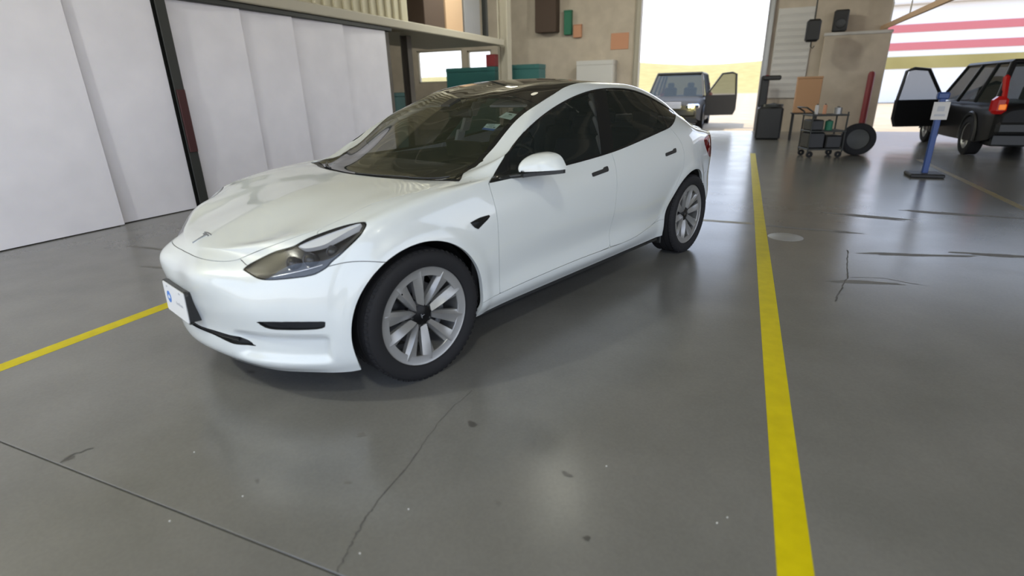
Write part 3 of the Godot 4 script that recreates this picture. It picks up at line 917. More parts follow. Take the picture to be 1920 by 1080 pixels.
func fender_badge(car: Node3D, r: bool) -> void:
	var base := MB.new()
	var flat: Array = CURVES["BADGE"]
	var ring := []
	var mid := Vector3.ZERO
	for i in range(0, flat.size(), 2):
		var st := Vector2(flat[i], flat[i + 1])
		ring.append(skin_at(st))
		mid += skin_at(st)
	mid /= ring.size()
	var peak := mid + Vector3(0.016, 0.004, 0.02)
	for i in ring.size():
		var a: Vector3 = ring[i]
		var b: Vector3 = ring[(i + 1) % ring.size()]
		base.tri_out(a + Vector3(0.004, 0, 0), b + Vector3(0.004, 0, 0), peak, mid - Vector3(0.1, 0, 0))
		base.quad_out(a - Vector3(0.004, 0, 0), b - Vector3(0.004, 0, 0), b + Vector3(0.004, 0, 0), a + Vector3(0.004, 0, 0), mid)
	obj("fender_badge", one([base], r), M.gloss_black, car, "black triangular side camera cover")

func side_mirror(car: Node3D, r: bool) -> void:
	var root := node("side_mirror", Vector3.ZERO, 0.0, car)
	# rim of the housing, in the plane that faces backwards: Vector2(x, y)
	var rim := [Vector2(0.875, 0.955), Vector2(0.868, 0.985), Vector2(0.875, 1.015), Vector2(0.90, 1.040), Vector2(0.945, 1.0475), Vector2(0.985, 1.046), Vector2(1.022, 1.039), Vector2(1.052, 1.022), Vector2(1.076, 0.987), Vector2(1.086, 0.964)]
	var fine := []
	for i in rim.size() - 1:
		var p0: Vector2 = rim[maxi(i - 1, 0)]
		var p3: Vector2 = rim[mini(i + 2, rim.size() - 1)]
		for k in 4: fine.append(rim[i].cubic_interpolate(rim[i + 1], p0, p3, k / 4.0))
	fine.append(rim[rim.size() - 1])
	var pts := []
	var cols := fine.size()
	var rows := 14
	for i in rows + 1:
		var a := PI / 2 * i / rows
		for q in fine:
			# shrink towards a point low on the inner front; the front bulges forward
			var foot := Vector2(0.918, 0.956)
			var w: Vector2 = foot.lerp(q, pow(cos(a), 0.8) if i < rows else 0.0)
			var z := -0.862 + 0.205 * pow(sin(a), 0.85) - 0.10 * (w.x - 0.87) / 0.2 * sin(a)
			pts.append(Vector3(w.x, maxf(w.y, 0.950 + 0.06 * (w.x - 0.9)), z))
	var cap := MB.new()
	cap.grid(pts, cols, Vector3(0.97, 0.97, -0.86))
	var back := MB.new()
	var mid := Vector3(0.97, 0.995, -0.858)
	for i in cols - 1:
		back.tri_out(mid, Vector3(fine[i].x, fine[i].y, -0.862), Vector3(fine[i + 1].x, fine[i + 1].y, -0.862), Vector3(0.97, 1.0, -0.5))
	obj("mirror_cap", one([cap], r), M.paint, root, "white mirror cap")
	obj("mirror_glass", one([back], r), M.chrome, root)
	# black tray under the cap and the arm that joins the door
	var tray := []
	var tray2 := []
	for k in 13:
		var x := k / 12.0
		var ang := lerpf(-0.15, PI + 0.05, x)
		var c := Vector3(0.968, 0.952, -0.80)
		tray.append(Vector3(c.x + 0.118 * cos(ang), c.y + 0.012 * cos(ang), c.z + 0.115 * sin(ang) * (1.15 if cos(ang) < 0 else 0.55) - (0.04 if cos(ang) > 0 else 0.0) * cos(ang)))
	var t := MB.new()
	var poly_c := Vector3(0.965, 0.944, -0.82)
	for i in 12:
		var a: Vector3 = tray[i]
		var b: Vector3 = tray[i + 1]
		t.quad_out(a, b, b - Vector3(0, 0.020, 0), a - Vector3(0, 0.020, 0), poly_c)
		t.tri_out(a, b, poly_c + Vector3(0, 0.008, 0), poly_c - Vector3(0, 0.1, 0))
		t.tri_out(a - Vector3(0, 0.020, 0), b - Vector3(0, 0.020, 0), poly_c - Vector3(0, 0.014, 0), poly_c + Vector3(0, 0.1, 0))
	t.quad_out(tray[0], tray[12], tray[12] - Vector3(0, 0.02, 0), tray[0] - Vector3(0, 0.02, 0), poly_c)
	var arm := []
	for k in 7:
		var x := k / 6.0
		arm.append(Vector3(lerpf(0.83, 0.95, x), lerpf(0.926, 0.941, x), lerpf(-0.645, -0.74, x)))
	t.tube(arm, 0.012, 10)
	t.box(Vector3(0.850, 0.926, -0.63), Vector3(0.022, 0.024, 0.11), 0.01)
	obj("mirror_foot", one([t], r), M.satin_black, root, "black mirror foot")

func mud_flap(car: Node3D, r: bool) -> void:
	for z in [-2.50]:
		var o := MB.new()
		o.box(Vector3(0.76, 0.185, z), Vector3(0.16, 0.07, 0.02), 0.006)
		obj("air_deflector", one([o], r), M.satin_black, car)

func number_plate(car: Node3D) -> void:
	var root := node("number_plate", Vector3(0, 0.4417, 0.8212), 0.0, car)
	root.rotation.x = -0.029
	var holder := MB.new()
	holder.prism(rect_poly(0.325, 0.165, 0.02), -0.016, -0.002)
	var wedge := PackedVector2Array([Vector2(-0.155, -0.014), Vector2(0.155, -0.014), Vector2(0.158, -0.056), Vector2(0.0, -0.030), Vector2(-0.158, -0.056)])
	holder.prism(wedge, -0.078, 0.07, Transform3D(Basis(Vector3(1, 0, 0), Vector3(0, 0, 1), Vector3(0, -1, 0)), Vector3.ZERO))
	obj("plate_holder", holder, M.satin_black, root, "black plate holder")
	var plate := MB.new()
	plate.prism(rect_poly(0.305, 0.152, 0.012), -0.002, 0.0015)
	var pl := obj("plate", plate, M.plate_white, root, "white plate with a round blue mark")
	var disc := MB.new()
	disc.prism(disc_poly(0.030), 0.0015, 0.0022, Transform3D(Basis.IDENTITY, Vector3(-0.085, 0.006, 0)))
	obj("blue_mark", disc, M.plate_blue, pl)
	var cloud := MB.new()
	cloud.prism(PackedVector2Array([Vector2(-0.013, -0.008), Vector2(0.013, -0.008), Vector2(0.017, 0.0), Vector2(0.009, 0.004), Vector2(0.003, 0.011), Vector2(-0.005, 0.010), Vector2(-0.009, 0.003), Vector2(-0.016, -0.001)]), 0.0022, 0.0028, Transform3D(Basis.IDENTITY, Vector3(-0.085, 0.006, 0)))
	obj("white_mark", cloud, M.plate_white, pl)
	var word := MB.new()
	for k in 9:
		var h: float = [0.016, 0.011, 0.011, 0.012, 0.016, 0.011, 0.011, 0.012, 0.011][k]
		word.box(Vector3(0.02 + 0.0105 * k, -0.008 + h / 2, 0.0018), Vector3(0.0072, h, 0.0008))
	obj("lettering", word, M.plate_grey, pl)
	for x in [-0.089, 0.089]:
		var bolt := MB.new()
		bolt.prism(rect_poly(0.018, 0.009, 0.004), 0.0015, 0.003, Transform3D(Basis.IDENTITY, Vector3(x, 0.06, 0)))
		obj("mounting_slot", bolt, M.plate_grey, pl)

func wipers(car: Node3D) -> void:
	# parked low in the black trough at the foot of the windshield
	for w in [[[7.45, 8.7], [7.82, 7.45], 1.0], [[7.15, 10.8], [7.55, 8.75], 1.0], [[7.30, 9.6], [7.80, 7.9], -1.0]]:
		var path := []
		for k in 14:
			var st := Vector2(w[0][0], w[0][1]).lerp(Vector2(w[1][0], w[1][1]), k / 13.0)
			path.append((skin_at(st) + skin_normal(st) * 0.006) * Vector3(w[2], 1, 1))
		var o := MB.new()
		o.tube(path, 0.006, 6)
		obj("wiper", o, M.satin_black, car)

func under_body(car: Node3D) -> void:
	var o := MB.new()
	var pts := PackedVector2Array()
	for q in [[0.70, 0.0], [0.66, 0.30], [0.57, 0.52], [0.45, 0.66], [0.40, 0.50], [-0.40, 0.50], [-0.41, 0.82], [-2.47, 0.82], [-2.48, 0.50], [-3.28, 0.50], [-3.3, 0.72], [-3.55, 0.55], [-3.64, 0.3], [-3.66, 0.0]]:
		pts.append(Vector2(q[1], q[0]))
	for k in range(12, 0, -1):
		pts.append(pts[k] * Vector2(-1, 1))
	o.prism(pts, 0.0, 0.02, Transform3D(Basis(Vector3(1, 0, 0), Vector3(0, 0, 1), Vector3(0, -1, 0)), Vector3(0, 0.20, 0)))
	obj("under_tray", o, M.satin_black, car)
	for z in [0.012, -2.875]:
		for s in [1.0, -1.0]:
			var w := MB.new()
			w.lathe([Vector2(0.80, 0.398), Vector2(0.50, 0.398), Vector2(0.50, 0.0)], 40, Transform3D(Basis(Vector3(s, 0, 0), Vector3(0, 1, 0), Vector3(0, 0, s)), Vector3(0, 0.335, z)), -PI * 0.62, PI * 0.62)
			obj("wheel_well", w, M.wheel_well, car)

func seat(car: Node3D, x: float, z: float, wide: float) -> void:
	var root := node("seat", Vector3(x, 0, z), 0.0, car)
	var o := MB.new()
	o.box(Vector3(0, 0.46, 0), Vector3(wide, 0.16, 0.52), 0.05)
	obj("cushion", o, M.seat, root)
	o = MB.new()
	var b := Basis(Vector3.RIGHT, -0.36)
	o.box(Vector3(0, 0.76, -0.30), Vector3(wide * 0.94, 0.60, 0.13), 0.055, b)
	obj("backrest", o, M.seat, root)
	for k in ([0.0] if wide < 0.8 else [-0.42, 0.0, 0.42]):
		o = MB.new()
		o.box(Vector3(k, 1.12, -0.43), Vector3(0.25, 0.17, 0.10), 0.045, b)
		obj("headrest", o, M.seat, root)

func cabin(car: Node3D) -> void:
	var o := MB.new()
	o.prism(PackedVector2Array([Vector2(-0.50, 0.30), Vector2(-0.50, 0.91), Vector2(-0.72, 0.925), Vector2(-1.02, 0.90), Vector2(-1.08, 0.84), Vector2(-1.02, 0.72), Vector2(-0.85, 0.60), Vector2(-0.80, 0.30)]), -0.76, 0.76, Transform3D(Basis(Vector3(0, 0, 1), Vector3(0, 1, 0), Vector3(-1, 0, 0)), Vector3.ZERO))
	obj("dashboard", o, M.dash, car)
	o = MB.new()
	o.box(Vector3(0, 0.94, -1.12), Vector3(0.36, 0.22, 0.018), 0.008, Basis(Vector3.RIGHT, 0.12))
	obj("touch_screen", o, M.gloss_black, car)
	seat(car, 0.37, -1.62, 0.52)
	seat(car, -0.37, -1.62, 0.52)
	seat(car, 0.0, -2.42, 1.30)
	o = MB.new()
	o.box(Vector3(0, 0.27, -1.6), Vector3(1.5, 0.10, 2.3), 0.0)
	obj("cabin_floor", o, M.dash, car)
	o = MB.new()
	o.box(Vector3(0, 0.66, -2.95), Vector3(1.45, 0.75, 0.06), 0.0)
	obj("rear_shelf", o, M.dash, car)
	for s in [1.0, -1.0]:
		o = MB.new()
		o.box(Vector3(s * 0.79, 0.60, -1.60), Vector3(0.05, 0.66, 2.40), 0.02)
		obj("door_lining", o, M.dash, car)
		# pale inner covers of the door pillars
		o = MB.new()
		var path := [Vector3(s * 0.765, 0.92, -1.72), Vector3(s * 0.71, 1.06, -1.76), Vector3(s * 0.65, 1.18, -1.80), Vector3(s * 0.585, 1.28, -1.85), Vector3(s * 0.545, 1.33, -1.89)]
		for k in 4:
			var a: Vector3 = path[k]
			var b: Vector3 = path[k + 1]
			o.box((a + b) / 2, Vector3(0.03, a.distance_to(b) + 0.01, 0.10), 0.012, Basis(Vector3.RIGHT, 0.0) * Basis(Vector3.BACK, s * atan2(absf(a.x - b.x), b.y - a.y)))
		obj("pillar_lining", o, M.lining, car, "pale grey pillar lining")
		o = MB.new()
		var ap := []
		for k in 8: ap.append(skin_at(Vector2(lerpf(9.2, 12.2, k / 7.0), 8.1)) * Vector3(s, 1, 1) - Vector3(s * 0.045, 0.035, 0.03))
		o.tube(ap, 0.018, 8)
		obj("pillar_lining", o, M.lining, car)
		o = MB.new()
		o.box(Vector3(s * 0.34, 1.295, -1.28), Vector3(0.36, 0.015, 0.14), 0.006, Basis(Vector3.RIGHT, 0.40))
		obj("sun_visor", o, M.lining, car)
	o = MB.new()
	o.box(Vector3(0, 1.235, -1.10), Vector3(0.25, 0.065, 0.03), 0.012, Basis(Vector3.UP, -0.12))
	o.tube([Vector3(0, 1.25, -1.08), Vector3(0, 1.30, -1.03)], 0.012, 8)
	o.box(Vector3(0, 1.285, -1.02), Vector3(0.10, 0.05, 0.12), 0.01, Basis(Vector3.RIGHT, 0.40))
	obj("rear_view_mirror", o, M.satin_black, car)
	var ring := []
	var tilt := Basis(Vector3.RIGHT, -0.42)
	for k in 32: ring.append(Vector3(0.37, 0.86, -1.22) + tilt * Vector3(0.185 * cos(TAU * k / 32), 0.175 * sin(TAU * k / 32), 0))
	var st := node("steering_wheel", Vector3.ZERO, 0.0, car)
	o = MB.new()
	o.tube(ring, 0.016, 8, true)
	obj("rim", o, M.satin_black, st)
	o = MB.new()
	o.box(Vector3(0.37, 0.86, -1.20), Vector3(0.15, 0.11, 0.05), 0.02, tilt)
	o.box(Vector3(0.37, 0.86, -1.21), Vector3(0.34, 0.035, 0.02), 0.008, tilt)
	obj("hub", o, M.satin_black, st)

func wheel(car: Node3D, at: Vector3, side: float, phase: float, steer: float) -> void:
	var root := node("wheel", at + Vector3(side * 0.79, 0, 0), steer, car)
	# local axes: X outward
	var xf := Transform3D(Basis(Vector3(side, 0, 0), Vector3(0, 1, 0), Vector3(0, 0, side)), Vector3.ZERO)
	if not M.has("wheel_meshes"):
		M.wheel_meshes = wheel_meshes()
	var turn := Basis(Vector3.RIGHT, phase)
	for k in M.wheel_meshes:
		var o := MeshInstance3D.new()
		o.name = k[0]
		o.mesh = k[1]
		o.transform = Transform3D(xf.basis * (turn * k[2] if k[3] else k[2]), xf.basis * Vector3(k[4] - 0.79, 0, 0))
		if k[0] == "brake_caliper": o.transform = Transform3D(xf.basis, xf.basis * Vector3(k[4] - 0.79, 0, 0))
		root.add_child(o, true)
		if k[5]: o.set_meta("label", k[5])

func polar(r: float, a: float, x: float) -> Vector3:
	# angle measured from the rear of the car upwards, seen from outside
	return Vector3(x, r * sin(a), -r * cos(a))

func wheel_meshes() -> Array:
	var out := []
	var face := 0.885
	# tyre
	var o := MB.new()
	var prof := [Vector2(-0.095, 0.246), Vector2(-0.108, 0.268), Vector2(-0.1175, 0.29), Vector2(-0.113, 0.315), Vector2(-0.103, 0.327)]
	var outer := [Vector2(0.103, 0.327), Vector2(0.113, 0.315), Vector2(0.1175, 0.295), Vector2(0.116, 0.275), Vector2(0.110, 0.258), Vector2(0.1085, 0.2545), Vector2(0.100, 0.2515), Vector2(0.092, 0.247)]
	var tread := []
	for k in [[-0.086, -0.078], [-0.037, -0.028], [0.028, 0.037], [0.078, 0.086]]:
		tread.append_array([Vector2(k[0], 0.334), Vector2(k[0] + 0.001, 0.3275), Vector2(k[1] - 0.001, 0.3275), Vector2(k[1], 0.334)])
	var all := prof + tread + outer
	o.lathe(all, 120)
	out.append(["tire", o.mesh(M.tyre), Basis.IDENTITY, false, 0.79, "black low-profile tire"])
	# shoulder sipes of the tread
	o = MB.new()
	for k in 64:
		for s in [-1.0, 1.0]:
			var a := TAU * k / 64.0
			var b := Basis(Vector3.RIGHT, a)
			o.box(b * Vector3(s * 0.0965, 0.3322, 0.0), Vector3(0.018, 0.0055, 0.0185), 0.002, b * Basis(Vector3.BACK, -s * 0.42))
	out.append(["tread_block", o.mesh(M.tyre), Basis.IDENTITY, false, 0.79, ""])
	# rim: flat outer ring, lip and barrel
	o = MB.new()
	o.lathe([Vector2(-0.16, 0.232), Vector2(-0.06, 0.222), Vector2(-0.02, 0.214), Vector2(-0.012, 0.206), Vector2(-0.004, 0.2055), Vector2(-0.001, 0.208), Vector2(0.0, 0.243), Vector2(0.002, 0.2485), Vector2(0.004, 0.2515), Vector2(0.001, 0.2545), Vector2(-0.012, 0.2535)], 96)
	out.append(["rim", o.mesh(M.rim_grey), Basis.IDENTITY, false, face, "grey outer rim"])
	o = MB.new()
	o.lathe([Vector2(-0.012, 0.2065), Vector2(-0.03, 0.214), Vector2(-0.17, 0.222), Vector2(-0.19, 0.205)], 64)
	out.append(["rim_barrel", o.mesh(M.rim_grey), Basis.IDENTITY, false, face, ""])
	# ten spokes in five pairs
	for v in 5:
		for s in [-1.0, 1.0]:
			o = MB.new()
			var c := TAU * v / 5.0
			var n := 8
			var ridge := []
			var flank := []
			var inner := []
			var fb := []
			var ib := []
			for k in n + 1:
				var x := float(k) / n
				var r0 := polar(0.050, c + s * 0.10, -0.016).lerp(polar(0.238, c + s * 0.300, 0.0015), x)
				r0.x = lerpf(-0.018, 0.0015, pow(x, 0.8)) + 0.007 * sin(PI * x)
				var f0 := polar(0.066, c + s * 0.56, -0.030).lerp(polar(0.224, c + s * 0.525, -0.001), x)
				f0.x = lerpf(-0.036, -0.0005, pow(x, 1.1))
				var i0 := polar(0.066, c + s * 0.02, -0.030).lerp(polar(0.213, c + s * 0.19, -0.004), x)
				i0.x = lerpf(-0.040, -0.006, x)
				ridge.append(r0); flank.append(f0); inner.append(i0)
				fb.append(f0 - Vector3(0.03, 0, 0) * (1.0 - 0.4 * x)); ib.append(i0 - Vector3(0.025, 0, 0))
			for pair in [[ridge, flank, 1.0], [ridge, inner, 1.0], [flank, fb, 1.0], [inner, ib, 1.0], [fb, ib, -1.0]]:
				var rows := []
				for k in n + 1:
					rows.append(pair[0][k]); rows.append(pair[1][k])
				o.grid(rows, 2, ridge[4] - Vector3(0.05 * pair[2], 0, 0))
			o.quad_out(ridge[0], flank[0], fb[0], ib[0], ridge[3])
			o.tri_out(ridge[0], ib[0], inner[0], ridge[3])
			out.append(["spoke", o.mesh(M.rim_grey), Basis.IDENTITY, true, face, ""])
	# black hub, cap with the mark, nuts
	o = MB.new()
	o.lathe([Vector2(-0.055, 0.088), Vector2(-0.042, 0.085), Vector2(-0.036, 0.07), Vector2(-0.032, 0.045), Vector2(-0.026, 0.034), Vector2(-0.024, 0.0)], 40)
	out.append(["hub", o.mesh(M.hub), Basis.IDENTITY, false, face, "black hub cover"])
	o = MB.new()
	for q in letter_t(0.026):
		o.prism(q, 0.0, 0.002, Transform3D(Basis(Vector3(0, 0, -1), Vector3(0, 1, 0), Vector3(1, 0, 0)), Vector3(-0.0235, 0, 0)))
	out.append(["cap_mark", o.mesh(M.chrome), Basis(Vector3.RIGHT, 0.5), true, face, ""])
	for k in 5:
		o = MB.new()
		o.lathe([Vector2(-0.05, 0.009), Vector2(-0.034, 0.009), Vector2(-0.031, 0.006), Vector2(-0.031, 0.0)], 6, Transform3D(Basis.IDENTITY, polar(0.057, TAU * (k + 0.5) / 5.0, 0.0)))
		out.append(["lug_nut", o.mesh(M.satin_black), Basis.IDENTITY, true, face, ""])
	o = MB.new()
	o.tube([polar(0.214, 0.95, -0.03), polar(0.196, 0.95, -0.004)], 0.0045, 8)
	o.sphere(polar(0.194, 0.95, -0.002), Vector3.ONE * 0.006, 6, 8)
	out.append(["valve", o.mesh(M.chrome), Basis.IDENTITY, true, face, ""])
	o = MB.new()
	o.lathe([Vector2(-0.124, 0.16), Vector2(-0.10, 0.16), Vector2(-0.098, 0.158), Vector2(-0.098, 0.10), Vector2(-0.09, 0.095), Vector2(-0.07, 0.085), Vector2(-0.07, 0.0)], 64)
	out.append(["brake_disc", o.mesh(M.disc), Basis.IDENTITY, false, face, ""])
	o = MB.new()
	for k in 6:
		var a := lerpf(-0.55, 0.35, k / 5.0)
		o.box(polar(0.145, a, -0.098), Vector3(0.075, 0.062, 0.034), 0.01, Basis(Vector3.RIGHT, a))
	out.append(["brake_caliper", o.mesh(M.caliper), Basis.IDENTITY, false, face, "grey brake caliper"])
	return out

# ------------------------------------------------------------------ materials

func noise_tex(seed_: int, freq: float, lo: Color, hi: Color, size := 512, octaves := 4) -> NoiseTexture2D:
	var nz := FastNoiseLite.new()
	nz.seed = seed_
	nz.frequency = freq
	nz.fractal_octaves = octaves
	var ramp := Gradient.new()
	ramp.set_color(0, lo)
	ramp.set_color(1, hi)
	ramp.set_offset(0, 0.1)
	ramp.set_offset(1, 0.9)
	var t := NoiseTexture2D.new()
	t.noise = nz
	t.width = size
	t.height = size
	t.seamless = true
	t.color_ramp = ramp
	return t

func float_noise(seed_: int, freq: float, lo: Color, hi: Color, size: int, octaves: int, grain := 0.22) -> ImageTexture:
	# a tiling noise image in floating point, so that soft tones show no steps
	var nz := FastNoiseLite.new()
	nz.seed = seed_
	nz.frequency = freq
	nz.fractal_octaves = octaves
	var grit := RandomNumberGenerator.new()
	grit.seed = seed_
	var im := Image.create(size, size, false, Image.FORMAT_RGBF)
	for y in size:
		for x in size:
			# wrap by blending two shifted looks
			var fx := float(x) / size
			var fy := float(y) / size
			var v := lerpf(lerpf(nz.get_noise_2d(x, y), nz.get_noise_2d(x - size, y), fx), lerpf(nz.get_noise_2d(x, y - size), nz.get_noise_2d(x - size, y - size), fx), fy)
			im.set_pixel(x, y, lo.lerp(hi, 0.5 + v * 0.9 + grit.randf_range(-grain, grain)))
	return ImageTexture.create_from_image(im)

func world_map(m: StandardMaterial3D, metres: float) -> StandardMaterial3D:
	m.uv1_triplanar = true
	m.uv1_world_triplanar = true
	m.uv1_scale = Vector3.ONE / metres
	return m

func materials() -> void:
	var p := mat(lin(0.65, 0.685, 0.69), 0.30)
	p.clearcoat_enabled = true
	p.clearcoat = 1.0
	p.clearcoat_roughness = 0.02
	M.paint = p
	M.gloss_black = mat(lin(0.010, 0.011, 0.012), 0.06)
	M.satin_black = mat(lin(0.016, 0.017, 0.018), 0.38)
	M.rubber = mat(lin(0.02, 0.02, 0.02), 0.7)
	M.wheel_well = mat(lin(0.012, 0.012, 0.013), 0.85)
	M.tyre = mat(lin(0.018, 0.018, 0.020), 0.7)
	M.tyre.metallic_specular = 0.3
	M.hub = mat(lin(0.006, 0.006, 0.007), 0.3)
	M.hub.metallic_specular = 0.3
	M.frit = mat(lin(0.008, 0.009, 0.009), 0.04)
	M.roof_glass = mat(lin(0.012, 0.011, 0.010), 0.02)
	M.screen_glass = pane(lin(0.022, 0.028, 0.016), 0.46)
	M.side_glass = pane(lin(0.010, 0.016, 0.016), 0.58)
	M.lens = pane(lin(0.05, 0.055, 0.06), 0.06)
	M.red_lens = mat(lin(0.14, 0.008, 0.008), 0.04)
	M.lamp_bowl = mat(lin(0.035, 0.036, 0.038), 0.25)
	M.light_strip = mat(lin(0.62, 0.64, 0.67), 0.25)
	M.chrome = mat(lin(0.75, 0.76, 0.78), 0.12, 1.0)
	M.dark_glass = mat(lin(0.03, 0.032, 0.035), 0.03)
	M.emblem = mat(lin(0.30, 0.32, 0.34), 0.25, 0.8)
	M.rim_grey = mat(lin(0.33, 0.33, 0.33), 0.34, 0.5)
	M.lamp_trim = mat(lin(0.10, 0.10, 0.11), 0.25, 0.6)
	M.cover = mat(lin(0.27, 0.265, 0.25), 0.5)
	M.guard = mat(lin(0.055, 0.012, 0.014), 0.6)
	M.disc = mat(lin(0.10, 0.10, 0.105), 0.4, 0.9)
	M.caliper = mat(lin(0.14, 0.145, 0.15), 0.5, 0.4)
	M.plate_white = mat(lin(0.80, 0.81, 0.84), 0.35)
	M.plate_blue = mat(lin(0.05, 0.20, 0.62), 0.4)
	M.plate_grey = mat(lin(0.45, 0.46, 0.50), 0.5)
	M.seat = mat(lin(0.022, 0.022, 0.024), 0.6)
	M.dash = mat(lin(0.020, 0.020, 0.022), 0.55)
	M.lining = mat(lin(0.50, 0.52, 0.50), 0.8)
	M.sticker_blue = mat(Color.WHITE, 0.5)
	M.sticker_blue.albedo_texture = sticker_image(true)
	M.sticker_green = mat(Color.WHITE, 0.5)
	M.sticker_green.albedo_texture = sticker_image(false)
	# the place
	M.floor = world_map(mat(Color.WHITE, 1.0), 6.0)
	M.floor.albedo_texture = float_noise(11, 0.012, Color(0.140, 0.138, 0.130), Color(0.176, 0.173, 0.163), 768, 5)  # linear values
	M.floor.roughness_texture = float_noise(12, 0.010, Color(0.20, 0.20, 0.20), Color(0.262, 0.262, 0.262), 768, 5, 0.03)
	M.floor.metallic_specular = 0.55
	M.joint = mat(lin(0.13, 0.13, 0.125), 0.9)
	M.crack = mat(lin(0.075, 0.073, 0.07), 0.9)
	M.stain = mat(lin(0.075, 0.072, 0.067), 0.45)
	M.stain_soft = mat(lin(0.135, 0.131, 0.124), 0.55)
	M.grit = mat(lin(0.7, 0.7, 0.68), 0.8)
	M.yellow = world_map(mat(Color.WHITE, 0.42), 1.3)
	M.yellow.albedo_texture = noise_tex(21, 0.02, lin(0.52, 0.43, 0.003), lin(0.60, 0.50, 0.004), 512, 5)
	M.yellow.metallic_specular = 0.25
	M.yellow_old = world_map(mat(Color.WHITE, 0.42), 1.3)
	M.yellow_old.albedo_texture = noise_tex(22, 0.03, lin(0.17, 0.15, 0.10), lin(0.26, 0.20, 0.07), 512, 5)
	M.sheet = world_map(mat(Color.WHITE, 0.55), 2.5)
	M.sheet.albedo_texture = noise_tex(31, 0.008, lin(0.84, 0.82, 0.89), lin(0.90, 0.875, 0.945), 512, 4)
	M.wall_beige = world_map(mat(Color.WHITE, 0.8), 3.0)
	M.wall_beige.albedo_texture = noise_tex(32, 0.01, lin(0.50, 0.43, 0.35), lin(0.58, 0.50, 0.41), 512, 4)
	M.fascia = mat(lin(0.58, 0.53, 0.38), 0.55)
	M.steel_dark = mat(lin(0.03, 0.032, 0.03), 0.5)
	M.steel_beige = mat(lin(0.46, 0.42, 0.34), 0.55)
	M.steel_brown = mat(lin(0.10, 0.085, 0.07), 0.6)
	M.ceiling = mat(lin(0.46, 0.42, 0.34), 0.8)
	M.red_paint = mat(lin(0.22, 0.025, 0.03), 0.5)
	M.teal = mat(lin(0.025, 0.115, 0.11), 0.5)
	M.white_box = mat(lin(0.62, 0.60, 0.58), 0.6)
	M.card = mat(lin(0.42, 0.24, 0.13), 0.85)
	M.card_dark = mat(lin(0.09, 0.06, 0.045), 0.85)
	M.peach = mat(lin(0.62, 0.42, 0.27), 0.8)
	M.green = mat(lin(0.02, 0.16, 0.09), 0.6)
	M.orange = mat(lin(0.60, 0.30, 0.18), 0.8)
	M.blue = mat(lin(0.022, 0.06, 0.22), 0.35)
	M.black = mat(lin(0.014, 0.014, 0.015), 0.5)
	M.suv_dark = mat(lin(0.012, 0.012, 0.013), 0.40)
	M.suv_dark.metallic_specular = 0.3
	M.suv_grey = mat(lin(0.05, 0.05, 0.05), 0.45)
	M.suv_grey.metallic_specular = 0.3
	M.car_glass = pane(lin(0.02, 0.028, 0.026), 0.72)
	M.ground = world_map(mat(Color.WHITE, 0.95), 6.0)
	M.ground.albedo_texture = noise_tex(41, 0.01, lin(0.36, 0.29, 0.20), lin(0.44, 0.36, 0.26), 512, 5)
	M.field = world_map(mat(Color.WHITE, 1.0), 40.0)
	M.field.albedo_texture = noise_tex(42, 0.02, lin(0.30, 0.25, 0.09), lin(0.38, 0.32, 0.13), 512, 5)
	M.white_wall = mat(lin(0.75, 0.75, 0.75), 0.8)
	M.band_red = mat(lin(0.55, 0.16, 0.17), 0.7)

func sticker_image(blue: bool) -> ImageTexture:
	var im := Image.create(64, 64, false, Image.FORMAT_RGB8)
	im.fill(Color(0.74, 0.84, 0.80))
	if blue:
		im.fill_rect(Rect2i(0, 44, 64, 20), Color(0.16, 0.36, 0.62))
		for k in 5: im.fill_rect(Rect2i(8 + (k * 7) % 20, 6 + k * 7, 34 - (k * 5) % 14, 3), Color(0.30, 0.42, 0.42))
		im.fill_rect(Rect2i(46, 28, 10, 10), Color(0.22, 0.34, 0.34))
	else:
		im.fill_rect(Rect2i(24, 12, 18, 10), Color(0.25, 0.38, 0.32))
		for k in 4: im.fill_rect(Rect2i(10, 30 + k * 7, 40 - k * 6, 2), Color(0.45, 0.58, 0.52))
		im.fill_rect(Rect2i(4, 4, 8, 56), Color(0.80, 0.88, 0.84))
	return ImageTexture.create_from_image(im)

# ------------------------------------------------------------------ the place

func wall_with_openings(x0: float, x1: float, h: float, z: float, thick: float, holes: Array) -> MB:
	# a wall across the room; holes: [x0, x1, y0, y1], in order and side by side
	var o := MB.new()
	var at := x0
	for q in holes:
		if q[0] > at: o.box(Vector3((at + q[0]) / 2, h / 2, z), Vector3(q[0] - at, h, thick))
		if q[2] > 0.0: o.box(Vector3((q[0] + q[1]) / 2, q[2] / 2, z), Vector3(q[1] - q[0], q[2], thick))
		if q[3] < h: o.box(Vector3((q[0] + q[1]) / 2, (q[3] + h) / 2, z), Vector3(q[1] - q[0], h - q[3], thick))
		at = q[1]
	if at < x1: o.box(Vector3((at + x1) / 2, h / 2, z), Vector3(x1 - at, h, thick))
	return o

